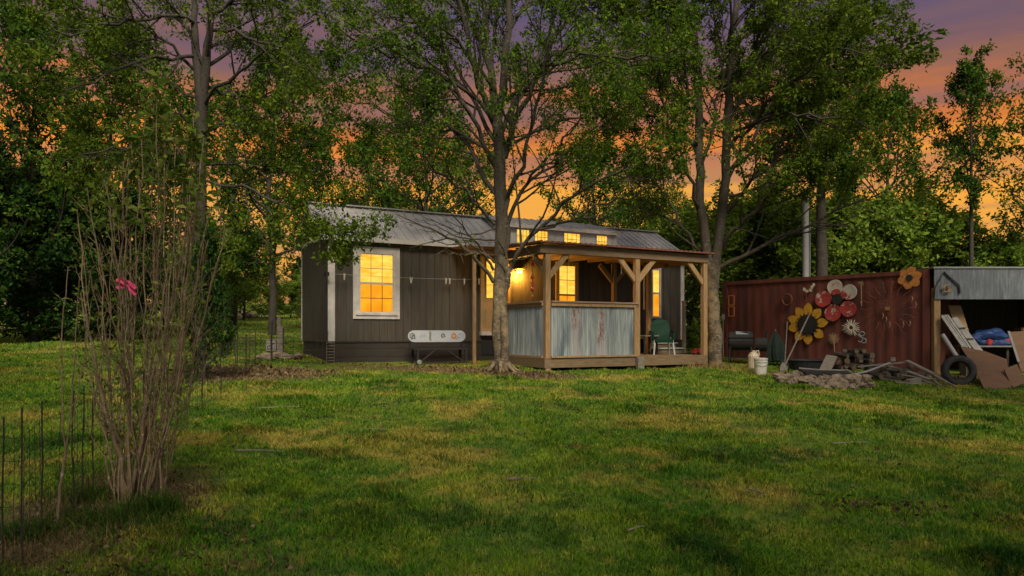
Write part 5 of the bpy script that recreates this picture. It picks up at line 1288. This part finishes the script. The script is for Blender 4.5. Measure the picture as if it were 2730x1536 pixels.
# --- trees behind: a few kinds, then copies
def wild_tree(label, seed, H, cr, z0, nl, leaf, bark, k1, k2, per, size, tr=.16, lean=.3, base=(0,0,0), name='broadleaf_tree', pw=.8, angs=(.7,1.2), spread=.12, tv=.28):
    rng = np.random.RandomState(seed)
    root = thing(name, label, 'tree', base, 0, 'trees behind the yard')
    tp = [Vector((rng.randn()*lean*k/6, rng.randn()*lean*k/6, H*.97*k/6)) for k in range(7)]
    s_, r_, L_ = resample(tp, [tr, .02], 14, rng, .03 if lean > .05 else .005)
    gs = [tube_geo(s_[None], r_[None], 8)]
    t = (z0 + (1-z0) * (np.arange(nl) + rng.rand(nl)) / nl); x = t*13; i = np.minimum(x.astype(int), 12); f = (x-i)[:,None]
    p0 = s_[i]*(1-f) + s_[i+1]*f; az_ = np.arange(nl)*2.399 + rng.rand(nl)
    u_ = (t - z0) / (1-z0); env = np.sin(np.pi * np.clip(u_*.9+.1, 0, 1) ** pw) * .85 + .15
    a = np.interp(u_, [0,1], [angs[1], angs[0]*.6]); d = np.stack([np.cos(az_)*np.sin(a), np.sin(az_)*np.sin(a), np.cos(a)], 1)
    L = cr * env * rng.uniform(.75, 1.2, nl) / np.maximum(np.sin(a), .5); st = (L/7)[:,None]
    Pl = np.empty((nl,8,3)); Pl[:,0] = p0; cur = p0.copy()
    for j in range(1,8): d = unit(d + rng.randn(nl,3)*.10 + np.array([0,0,.06])); cur = cur + d*st; Pl[:,j] = cur
    Rl = (np.minimum(r_[i]*.55, L*.02+.01))[:,None]*np.linspace(1,.2,8)[None]
    gs.append(tube_geo(Pl, Rl, 5))
    P1, R1, L1 = sprout(rng, Pl, Rl, L, k1, .2, 1, (.4,1.0), (.3,.55), 6, .06, .14); gs.append(tube_geo(P1, R1, 3))
    P2, R2, L2 = sprout(rng, P1, R1, L1, k2, .15, 1, (.4,1.1), (.3,.6), 4, .03, .16); gs.append(tube_geo(P2, R2, 3))
    lv = [leaf_geo(rng, P2, per, size, spread, tvar=tv), leaf_geo(rng, P1, per, size, spread, tvar=tv)]
    finish_tree(root, gs, lv, bark, leaf, Vector((0,0,0))); return root
OFF = (0, -400, 0)
protos = {
 'A': (wild_tree('tmp', 31, 10, 3.0, .22, 26, M['leaf_dense'], M['bark_dark'], 7, 6, 8, .18), 10),
 'B': (wild_tree('tmp', 32, 10, 3.3, .12, 28, M['leaf_dense'], M['bark_dark'], 7, 6, 8, .18, pw=.65), 10),
 'C': (wild_tree('tmp', 33, 10, 2.5, .30, 22, M['leaf'], M['bark_dark'], 7, 6, 6, .17, pw=1.1), 10),
 'D': (wild_tree('tmp', 34, 8, 3.0, .03, 34, M['leaf_dark'], M['bark_dark'], 8, 7, 9, .20, pw=.5, name='evergreen_tree', angs=(.9,1.4)), 8),
 'E': (wild_tree('tmp', 35, 5, 2.6, .04, 26, M['leaf_bright'], M['bark_dark'], 7, 7, 8, .19, tr=.08, pw=.6, name='bushy_tree'), 5),
 'F': (wild_tree('tmp', 36, 10, 1.35, .52, 22, M['leaf_dense'], M['bark_dark'], 7, 6, 8, .13, tr=.11, pw=.9, angs=(.45,.8), name='slender_tree', spread=.07, lean=.015), 10),
}
used = set()
def put(kind, px, Y, top, label, wide=1.0, rz=None, group='trees behind the yard'):
    pr, H = protos[kind]; g_ = gp(px, Y); h = CAM_Z + (HOR - top) / FPX * Y - g_.z; s_ = h / H
    rz = rz if rz is not None else (px * .37 + Y) % 6.28
    if kind not in used:
        used.add(kind); pr.location = g_; pr.rotation_euler = (0,0,rz); pr.scale = (s_*wide, s_*wide, s_); tag(pr, label, 'tree', group); return pr
    return dup(pr, g_, rz, (s_*wide, s_*wide, s_), label, 'tree', group)
put('A', 725, 29, 165, 'dense leafy tree with its trunk standing in the grass left of the house', .95)
put('B', 90, 25, 70, 'dense tree filling the upper left corner beyond the lawn', 1.0)
put('A', 290, 27, 130, 'dense tree behind the tips of the bare shrub', 1.0)
put('B', -90, 23, 230, 'broad loose tree cut by the left picture edge', 1.0)
put('D', -20, 24, 440, 'dark evergreen low at the left picture edge', 1.1)
put('D', 160, 26, 500, 'dark evergreen just left of the bare shrub canes', 1.2)
put('D', 330, 25, 540, 'dark evergreen straight behind the pink cloth', 1.1)
put('B', 440, 28, 430, 'dark green tree between the bare shrub and the forked trunk', .9)
put('D', 60, 31, 470, 'tall evergreen at the back of the left lawn', 1.1)
put('D', 250, 32, 500, 'evergreen behind the two low evergreens', 1.1)
put('C', 620, 38, 320, 'loose tree behind the forked trunk at the field edge', 1.2)
put('E', 570, 36, 650, 'bright green bushy tree at the field edge right of the shrub', 1.0, group='bright bushes behind the yard')
put('E', 650, 46, 660, 'bright green bushy tree beyond the rubble bed', 1.2, group='bright bushes behind the yard')
for k_, (px_, Y_, t_, l_) in enumerate(((530,44,700,'left of the rubble bed'),(700,57,775,'straight behind the rubble bed'),(775,50,770,'just left of the house gable'),(840,54,740,'hidden by the house gable'),(610,60,740,'far behind the rubble bed'),(450,48,690,'right of the pink cloth'))):
    put('E', px_, Y_, t_, 'bushy tree at the far field edge ' + l_, 1.5, group='bright bushes behind the yard')
put('C', 850, 33, 400, 'loose tree rising behind the gable end of the house', 1.1)
put('A', 1130, 31, 265, 'dense tree rising behind the metal roof left of the front trunk', 1.0)
put('A', 985, 38, 410, 'broad tree over the left half of the metal roof', 1.0)
put('C', 1250, 37, 440, 'loose tree just left of the front trunk over the roof', 1.1)
put('A', 1585, 33, 440, 'dense tree behind the dormer', 1.0)
put('C', 1690, 36, 470, 'broad tree behind the right end of the roof', 1.0)
put('C', 1770, 36, 540, 'loose tree behind the right gable', 1.1)
put('F', 2190, 24.6, 105, 'huge dense tree with its trunk rising behind the container', 2.1)
put('A', 2360, 33, 300, 'dense tree behind the right end of the container', 1.0)
put('F', 2590, 26, 205, 'slender tree with a small round crown against the sunset', 1.0)
put('C', 2760, 26, 370, 'loose tree at the right picture edge behind the shed', 1.1)
put('C', 2050, 37, 520, 'loose tree left of the utility pole', 1.1)
for k, (px, Y, top) in enumerate(((1840,27,640),(1935,29,600),(2030,29,610),(2110,28,620),(2250,29,600),(2330,28,615),(2420,28,600),(2510,29,640),(2640,28,690),(2720,27,680))):
    put('E', px, Y, top, ['bright bush framed by the porch corner post', 'bright bush behind the twin stems', 'bright bush left of the utility pole', 'bright bush hiding the foot of the utility pole', 'bright bush above the red and white flower', 'bright bush above the faded writing', 'bright bush above the orange flower', 'bright bush behind the shed corner', 'bright bush below the slender tree', 'bright bush at the right edge above the shed roof'][k], 1.15, group='bright bushes behind the yard')
far = [(a, b, c + (120 if a < 900 else 50)) for a, b, c in [(-150,58,520),(20,62,500),(170,60,520),(330,63,540),(480,60,560),(560,66,560),(640,64,590),(720,60,600),(800,63,580),(880,60,520),(960,62,500),(1060,58,490),(1160,62,520),(1290,60,545),(1390,64,565),(1470,60,560),(1570,62,540),(1660,58,520),(1760,60,520),(1850,62,530),(1960,58,520),(2080,60,510),(2230,58,500),(2380,60,520),(2480,58,590),(2600,62,660),(2700,60,670),(2830,58,640)]]
for k, (px, Y, top) in enumerate(far):
    near = ['left edge dark mass', 'left edge lawn', 'left lawn shrub tips', 'pink cloth', 'forked trunk', 'rubble bed', 'field bushes', 'grass trunk', 'house gable', 'roof ridge start', 'left roof third', 'middle of the left roof', 'dead branches', 'front trunk', 'dormer start', 'dormer middle', 'dormer end', 'right roof piece', 'right gable', 'twin stems', 'utility pole', 'red flower', 'orange flower', 'container corner', 'shed corner', 'slender trunk', 'shed roof', 'right picture edge'][k]
    put('BAD'[k % 3] if px < 900 else 'BA'[k % 2], px, Y, top, 'distant tree of the far treeline behind the %s' % near, 1.25, group='trees of the far treeline')
# unseen trees added behind and beside the camera to cast shade into view
for k_, X_, Y_, s_, lab in (('A',-6.0,-6.0,1.65,'leafy tree added out of view to shade the lower left lawn'), ('B',.5,-8.5,1.5,'leafy tree added out of view to shade the middle of the near lawn'), ('A',7.0,-6.0,1.6,'leafy tree added out of view to shade the lower right lawn'), ('A',12.0,6.0,1.45,'leafy tree added out of view at the right to shade the container and shed'), ('B',-10.5,5.0,1.25,'leafy tree added out of view at the left to shade the side lawn')):
    dup(protos[k_][0], (X_, Y_, Gf(X_, Y_)), X_, (.95*s_, .95*s_, s_), lab, 'tree', 'trees behind the yard')
# dark evergreen shrub by the cane shrub
put('D', 545, 13.2, 640, 'small dark evergreen shrub right behind the bare canes', .55, group='trees behind the yard')
# low plants behind the steps
put('E', 1850, 23.0, 880, 'low leafy plant behind the deck right of the steps', 1.3, group='bright bushes behind the yard')

# ------------------------------------------------------------------ bare many-stemmed shrub with the pink cloth
SY_ = 5.6; sb_ = gp(338, SY_); rng = np.random.RandomState(17)
shr = thing('lilac_shrub', 'tall bare many stemmed shrub at the fence with a pink cloth in it', 'shrub', sb_)
gs, Pc, Rc, Lc = [], [], [], []
tops = [(205,560,.2),(215,640,.4),(232,500,-.2),(250,610,.3),(275,470,.1),(290,560,-.3),(305,520,.4),(330,430,-.2),(345,330,.1),(352,380,.3),(370,470,-.3),(392,300,0),(408,230,.1),(420,215,-.1),(428,330,.3),(440,380,-.2),(462,300,.2),(470,360,-.3),(490,390,.3),(502,330,0),(515,300,-.2),(522,400,.3),(535,370,.1),(545,360,-.3),(550,420,.2),(560,560,-.1),(555,640,.3),(585,690,.2),(600,600,-.2),(240,720,-.4),(265,650,.5),(315,600,.6),(380,560,.6),(450,480,.6),(500,520,-.5),(530,500,-.6)]
roots = [(325,0),(342,.05),(318,.0),(350,-.05),(372,.1),(388,0),(398,.1),(362,.15)]
for k, (px, py, dy) in enumerate(tops):
    rx, ry = roots[(k * 3) % 8]; 
    if px > 430: rx = rx + 35
    b_ = gp(rx + rng.uniform(-14, 14), SY_ + ry + rng.uniform(-.1, .1)); tp = P(px, py, SY_ + dy)
    mid = b_.lerp(tp, .4); mid.x += (tp.x - b_.x) * .10 + rng.uniform(-.05, .05); mid.y += rng.uniform(-.06, .06)
    th = .0095 if k % 5 == 0 else .0058
    if 340 < px < 430 and k % 2: th = .008
    s_, r_, L_ = resample([b_, b_.lerp(mid, .5) + Vector((rng.uniform(-.03,.03), rng.uniform(-.03,.03), 0)), mid, mid.lerp(tp, .5) + Vector((rng.uniform(-.05,.05), 0, 0)), tp], [th, .004], 14, rng, .011)
    gs.append(tube_geo(s_[None], r_[None], 6)); Pc.append(s_); Rc.append(r_); Lc.append(L_)
for pts, r0, r1 in (([(332,1345,0),(326,1240,0),(310,1180,-.02),(285,1120,-.05),(262,1010,-.1),(235,900,-.15),(215,780,-.2)], .026, .005), ([(338,1345,.02),(345,1230,.02),(350,1080,.05),(352,900,.08),(350,760,.1),(345,600,.1)], .019, .005), ([(345,1350,0),(372,1200,0),(395,1080,0),(420,920,.05),(440,760,.1),(455,600,.1)], .016, .005), ([(352,1350,0),(400,1220,0),(440,1080,.1),(490,900,.2),(525,760,.2),(545,620,.2)], .013, .005)):
    s_, r_, L_ = resample([P(a, b, SY_ + c) for a, b, c in pts], [r0, r1], 14, rng, .008); gs.append(tube_geo(s_[None], r_[None], 8)); Pc.append(s_); Rc.append(r_); Lc.append(L_)
Pc, Rc, Lc = np.array(Pc), np.array(Rc), np.array(Lc)
P1, R1, L1 = sprout(rng, Pc, Rc, Lc, 14, .12, .98, (.25,.8), (.06,.26), 6, .10, .09, rmin=.0018, rfac=.6); gs.append(tube_geo(P1, R1, 4))
P2, R2, L2 = sprout(rng, P1, R1, L1, 2, .3, 1, (.3,.9), (.25,.5), 4, .05, .1, rmin=.002); gs.append(tube_geo(P2, R2, 3))
v, f = join_geo(gs); link_mesh('stems', fast_mesh('stems', v - np.array(sb_[:]), [f], smooth=True), M['cane'], shr)
hz_ = P2[:, 0, 2]; selh = hz_ > 2.4
lv = [leaf_geo(rng, P2[selh], 4, .06, .02, tint0=.4), leaf_geo(rng, P2[~selh][::2], 2, .045, .02, tint0=.5), leaf_geo(rng, P1[P1[:,0,2] > 2.9], 9, .075, .02, tint0=.4), leaf_geo(rng, Pc[:, 10:][Pc[:,-1,2] > 3.1], 22, .08, .03, tint0=.4)]
lvv = np.concatenate([l[0] for l in lv]); o_ = 0; fs = []
for l in lv: fs.append(l[1] + o_); o_ += len(l[0])
link_mesh('leaves', fast_mesh('leaves', lvv - np.array(sb_[:]), [np.concatenate(fs)], {'tint': np.concatenate([l[2] for l in lv])}), M['leaf_bush'], shr)
# sapling at its left
SP_Y = 4.9; sp_ = gp(152, SP_Y); rng = np.random.RandomState(23); gs = []
sap = thing('sapling', 'thin sapling forking into three upright canes left of the big shrub', 'sapling', sp_)
by = flare(152, SP_Y); Pc, Rc, Lc = [], [], []
for pts, r0, r1 in (([(150,by,0),(158,1330,0),(168,1240,0),(175,1197,0)], .012, .009), ([(175,1197,0),(168,1140,0),(164,1000,.02),(166,850,.04),(182,712,.05)], .0065, .003), ([(175,1197,0),(186,1150,-.02),(195,1000,-.04),(205,850,-.02),(212,740,0)], .006, .003), ([(175,1197,0),(192,1130,.04),(212,1020,.06),(222,950,.08)], .005, .0025)):
    s_, r_, L_ = resample([P(a, b, SP_Y + c) for a, b, c in pts], [r0, r1], 14, rng, .0025); gs.append(tube_geo(s_[None], r_[None], 7)); Pc.append(s_); Rc.append(r_); Lc.append(L_)
Pc, Rc, Lc = np.array(Pc), np.array(Rc), np.array(Lc)
P1, R1, L1 = sprout(rng, Pc[1:], Rc[1:], Lc[1:], 5, .3, 1, (.4,.9), (.06,.15), 4, .05, .1, rmin=.002); gs.append(tube_geo(P1, R1, 3))
v, f = join_geo(gs); link_mesh('stems', fast_mesh('stems', v - np.array(sp_[:]), [f], smooth=True), M['cane'], sap)
l = leaf_geo(rng, P1, 3, .04, .015, tint0=.8); link_mesh('leaves', fast_mesh('leaves', l[0] - np.array(sp_[:]), [l[1]], {'tint': l[2]}), M['leaf_bush'], sap)
# pink cloth caught in the canes
c = P(336, 762, SY_ - .12); n_ = 17
uu, vv = np.meshgrid(np.linspace(-1, 1, n_), np.linspace(-1, 1, n_)); rg = np.random.RandomState(3)
pinch = .55 + .45 * np.abs(uu) ** .7 - .25 * np.clip(uu - .3, 0, 1)
X = uu * .070 ; Z = vv * .054 * pinch - .036 * uu + .012 * np.cos(uu * 2.5); Yd = .018 * np.sin(vv * 6 + uu * 3) * pinch + .01 * np.sin(uu * 9)
front = np.stack([c.x + X, c.y + Yd, c.z + Z], -1).reshape(-1, 3); backv = front + np.array([0, .004, 0]); ids = np.arange(n_*n_).reshape(n_, n_)
q = np.stack([ids[:-1,:-1], ids[:-1,1:], ids[1:,1:], ids[1:,:-1]], -1).reshape(-1, 4)
V = np.concatenate([front, backv]) - np.array(c[:])
pc = link_mesh('pink_cloth', fast_mesh('pink_cloth', V, [q, q[:, ::-1] + n_*n_], smooth=True), M['pink'], None, c); tag(pc, 'bright pink scrap of cloth tied round the shrub canes', 'cloth')

# ------------------------------------------------------------------ wire fences
def fence(name, label, path, rods, height, rows, step, rod_r=.007, wire_r=.0022):
    base = Vector((path[0][0], path[0][1], Gf(*path[0]))); root = thing(name, label, 'fence', base)
    m = MB(); pts = []
    for (x0, y0), (x1, y1) in zip(path[:-1], path[1:]):
        L_ = math.hypot(x1-x0, y1-y0); n = max(2, int(L_/step))
        for k in range(n): pts.append((x0 + (x1-x0)*k/n, y0 + (y1-y0)*k/n))
    pts.append(path[-1]); rg = random.Random(4)
    for r_ in range(rows):
        h = .06 + (height - .08) * r_ / (rows-1)
        m.tube([(x, y, Gf(x, y) + h + rg.uniform(-.012, .012)) for x, y in pts], wire_r, 3)
    for x, y in pts: m.tube([(x, y, Gf(x, y) + .03), (x + rg.uniform(-.02,.02), y, Gf(x, y) + height - .01)], wire_r, 3)
    m.build('wire_mesh', M['darkmetal'], root)
    for (x, y, h, r) in rods:
        z = Gf(x, y); q = [(x + rg.uniform(-.01,.01), y, z + h * f) for f in (0, .25, .5, .75, 1)]
        q[0] = (x, y, z - .05); MB().tube(q, r, 6).build('rod', M['darkmetal'], root)
    return root
rods = []
for (bx_, by_), (tx, ty_) in (((7,1510),(3,1111)), ((61,1507),(67,1087)), ((113,1422),(122,1068)), ((194,1370),(214,1040)), ((222,1329),(242,1026)), ((248,1307),(268,1018))):
    Y = CAM_Z / ((by_ - HOR)/FPX + .0535); X = (bx_ - 1365)/FPX*Y; rods.append((X, Y, (by_ - ty_)/FPX*Y, .0055))
x, y = rods[-1][0], rods[-1][1]
for k in range(1, 8): rods.append((x - .33*k, y + 1.45*k, .82, .009))
path = [(rods[0][0] + .12, rods[0][1] - .6)] + [(r[0], r[1]) for r in rods]
fence('wire_fence', 'rusty wire fence on thin rods running from the lower left corner past the shrub', path, rods, .78, 6, .16)
h0 = hw(-.1, .3, 0); h1 = rods[-1]
fence('wire_fence', 'wire mesh fence crossing from the shrub to the house corner', [(h1[0], h1[1]), (-6.4, 16.6), (h0.x, h0.y)], [(-6.4, 16.6, .85, .012), (-5.65, 16.75, 1.0, .025), (h0.x - .1, h0.y, .72, .012)], .78, 6, .26, wire_r=.005)
lad = thing('wire_ladder', 'short wire ladder panel standing at the white corner board', 'panel', hw(-.08, .12, hg(0, .12)), HA)
m = MB(); zb_ = hg(0, .1)
for u in (-.08, .10): m.tube([(u, -.12, zb_ - .02), (u, -.12, 1.40)], .008, 5)
for k in range(7): m.tube([(-.08, -.12, zb_ + .06 + k*.07), (.10, -.12, zb_ + .06 + k*.07)], .010, 5)
m.build('rung', M['greywood'], lad, FH)

# ------------------------------------------------------------------ grass
rng = np.random.RandomState(77)
def vnoise(x, y, s, seed):
    r_ = np.random.RandomState(seed).rand(256, 256); x = x*s; y = y*s; xi = np.floor(x).astype(int); yi = np.floor(y).astype(int); fx = x-xi; fy = y-yi
    fx = fx*fx*(3-2*fx); fy = fy*fy*(3-2*fy); g = lambda a, b: r_[a % 256, b % 256]
    return (g(xi,yi)*(1-fx)+g(xi+1,yi)*fx)*(1-fy) + (g(xi,yi+1)*(1-fx)+g(xi+1,yi+1)*fx)*fy
def blades(x, y, h, w, tint, lean=.85):
    n = len(x); z = G(x, y); a = rng.rand(n)*6.2832; ld = rng.rand(n)*6.2832; lm = h*lean*rng.rand(n)*1.6
    dx, dy = np.cos(a)*w/2, np.sin(a)*w/2; lx, ly = np.cos(ld)*lm, np.sin(ld)*lm
    V = np.stack([np.stack([x-dx, y-dy, z-.01], 1), np.stack([x+dx, y+dy, z-.01], 1), np.stack([x+dx*.75+lx*.35, y+dy*.75+ly*.35, z+h*.55], 1), np.stack([x-dx*.75+lx*.35, y-dy*.75+ly*.35, z+h*.55], 1), np.stack([x+lx, y+ly, z+h*(1-.25*lean)], 1)], 1).reshape(-1, 3)
    b = np.arange(n)[:, None]*5
    return V, b + np.array([[0,1,2,3]]), b + np.array([[3,2,4]]), np.repeat(tint, 5)
def scatter(n, y0, y1):
    Y = np.exp(rng.uniform(math.log(y0), math.log(y1), n)); X = rng.uniform(-1, 1, n)*(.82*Y + 1.1)
    return X, Y
def outside(X, Y):
    dx, dy = X-LX, Y-LY; u = dx*CA + dy*SA; w = -dx*SA + dy*CA
    ok = ~((u > -.05) & (u < HL) & (w > -.05) & (w < HD)) & ~((u > PU0) & (u < PU1) & (w > -PV) & (w < 0))
    dx, dy = X-CX, Y-CY; s = dx*CD[0]+dy*CD[1]; w = dx*CB[0]+dy*CB[1]
    ok &= ~((s > -.1) & (s < CL+.1) & (w > -.3) & (w < 2.6)) & ~((X > SX0-.1) & (Y > SY-.9))
    return ok
X, Y = scatter(470000, 3.2, 22)
keep = outside(X, Y); n1 = vnoise(X, Y, .9, 1); n2 = vnoise(X, Y, 2.7, 2); n3 = vnoise(X, Y, 7, 3)
den = np.clip(.25 + 1.25*n1*.5 + .9*n2*.6, 0, 1); keep &= rng.rand(len(X)) < den
house_u = (X-LX)*CA + (Y-LY)*SA; house_v = (X-LX)*SA - (Y-LY)*CA
bare = ((house_v > 0) & (house_v < 1.0 + .6*n1) & (house_u > -1) & (house_u < PU0)) & (rng.rand(len(X)) < .85)
bare |= (((X+3.2)/1.0)**2 + ((Y-5.5)/1.5)**2 < .6 + .5*n2) & (rng.rand(len(X)) < .4)
bare |= (((X-9.5)/3.6)**2 + ((Y-18)/.9)**2 < 1) & (rng.rand(len(X)) < .7)
keep &= ~bare; X, Y, n1, n2, n3 = X[keep], Y[keep], n1[keep], n2[keep], n3[keep]
tuft = np.clip((n2-.62)*4, 0, 1) * np.clip((n1-.4)*3, 0, 1)
h = (.014 + .034*rng.rand(len(X)) + .07*tuft + .045*n3*n3) * np.clip(.8 + .012*Y, .8, 1.1)
w = np.clip(.0026 + .00085*Y, .004, .018)*rng.uniform(.7, 1.3, len(X))
tint = np.clip(.52 + .27*rng.randn(len(X)) - .30*tuft + .35*(n3-.5), 0, 1)
b1 = blades(X, Y, h, w, tint)
X2, Y2 = scatter(70000, 22, 75); k2 = outside(X2, Y2) & (X2 < 8); X2, Y2 = X2[k2], Y2[k2]
b2_ = blades(X2, Y2, .05 + .05*rng.rand(len(X2)), .0012*Y2, np.clip(.55 + .2*rng.randn(len(X2)), 0, 1))
def join_blades(bs):
    o = 0; V, Q, T, A = [], [], [], []
    for v, q, t, a in bs: V.append(v); Q.append(q+o); T.append(t+o); A.append(a); o += len(v)
    return np.concatenate(V), [np.concatenate(Q), np.concatenate(T)], np.concatenate(A)
v, fs, a = join_blades([b1, b2_])
tag(link_mesh('grass', fast_mesh('grass', v, fs, {'tint': a}), M['grass']), 'patchy green lawn grass mixed with dry straw', 'grass', kind='stuff')
# tall dry weeds along the fence foot and round the shrub
def clump(n, cx, cy, sx, sy, h, w, t0):
    x = cx + rng.randn(n)*sx; y = cy + rng.randn(n)*sy; return blades(x, y, h*rng.uniform(.4, 1.2, n), np.full(n, w)*rng.uniform(.6,1.3,n), np.clip(t0 + .2*rng.randn(n), 0, 1), .8)
cl1 = [clump(130, r[0] + .1, r[1] + .1, .20, .3, .16, .0035, .45) for r in rods[:6]] + [clump(420, -2.55, 4.25, .35, .3, .09, .0035, .45), clump(160, -1.55, 4.2, .2, .12, .10, .005, .6), clump(300, 5.2, 18.6, .35, .2, .22, .016, .8)]
v, fs, a = join_blades(cl1)
M['weeds'] = leaf_mat('dry_weeds', (.06,.06,.02), (.14,.11,.04), (.30,.215,.09), .2)
tag(link_mesh('dry_weeds', fast_mesh('dry_weeds', v, fs, {'tint': a}), M['weeds']), 'straw coloured dry weeds along the fence foot', 'weeds', kind='stuff')
tf = [clump(420, *[gp(px, Y)[i] for i in (0,1)], sx, sx*.7, h, .007, .35) for px, Y, sx, h in ((425,5.3,.10,.22),(300,5.0,.22,.14),(390,4.9,.2,.12),(250,5.1,.2,.12),(240,5.6,.15,.16),(1260,5.15,.22,.09),(985,5.05,.2,.09),(60,4.7,.1,.16),(1000,8.2,.3,.08),(2130,10,.5,.09),(880,10.5,.4,.09))] + [clump(60 + int(90*rng.rand()), x_, y_, .05 + .16*rng.rand(), .05 + .12*rng.rand(), .06 + .06*rng.rand(), .006, .3 + .4*rng.rand()) for x_, y_ in np.stack(scatter(70, 4.2, 14), 1)]
v, fs, a = join_blades(tf)
tag(link_mesh('weed_tufts', fast_mesh('weed_tufts', v, fs, {'tint': a}), M['leaf_dense']), 'dark green weed tufts round the shrub and in the lawn', 'weeds', kind='stuff')
# dead leaves
def litter(n, cx, cy, sx, sy, size):
    x = cx + rng.randn(n)*sx; y = cy + rng.randn(n)*sy; p = np.stack([x, y, G(x, y) + .012 + .02*rng.rand(n)], 1); tw = np.stack([p, p + rng.randn(n,3)*np.array([.03,.03,.012])], 1)
    return leaf_geo(rng, tw, 1, size, .004, 0, .0, .7, .3, .45)
ls = [litter(1100, -2.9, 5.1, .55, .75, .032), litter(500, -2.1, 4.2, .5, .3, .03), litter(900, -5.9, 14.8, 1.1, .7, .08), litter(220, -1.5, 16.6, 1.3, .35, .06), litter(500, 9.0, 17.6, 1.8, .4, .07), litter(300, .2, 15.9, .9, .3, .07), litter(160, 2.9, 5.6, .25, .15, .04), litter(260, 1.5, 8, 3.5, 3, .035), litter(120, 4.0, 5.2, .3, .1, .05)]
o = 0; fs = []
for l in ls: fs.append(l[1]+o); o += len(l[0])
tag(link_mesh('leaf_litter', fast_mesh('leaf_litter', np.concatenate([l[0] for l in ls]), [np.concatenate(fs)], {'tint': np.concatenate([l[2] for l in ls])}), M['litter']), 'brown dead leaves scattered on the bare earth', 'leaf litter', kind='stuff')
for k, (px, Y, a_, L_) in enumerate(((690,7.4,.3,.5),(1000,8.6,2.6,.35),(1390,6.3,.5,.3),(2010,6.0,1.9,.3),(2270,8.3,.2,.45),(750,10.2,.1,.7),(1700,5.0,.9,.25))):
    c = gp(px, Y); d = Vector((math.cos(a_), math.sin(a_)*.5, 0)) * L_/2; pts = [c - d, c + Vector((.02,.03,.0)), c + d]
    for p in pts: p.z = Gf(p.x, p.y) + .022
    tag(MB().tube(pts, [.009, .008, .004], 5).build('twig', M['greywood'], origin=c), ['fallen twig on the grass right of the shrub', 'short fallen twig in the lawn below the snowboard bench', 'small fallen twig in the near lawn below the tree trunk', 'fallen twig in the near lawn below the red container', 'fallen twig in the lawn below the rock row', 'long thin twig on the grass before the house gable', 'tiny twig at the very front of the lawn'][k], 'twig', 'fallen twigs on the lawn')
for o in list(bpy.data.objects):
    if o.users_collection == (): bpy.data.objects.remove(o)
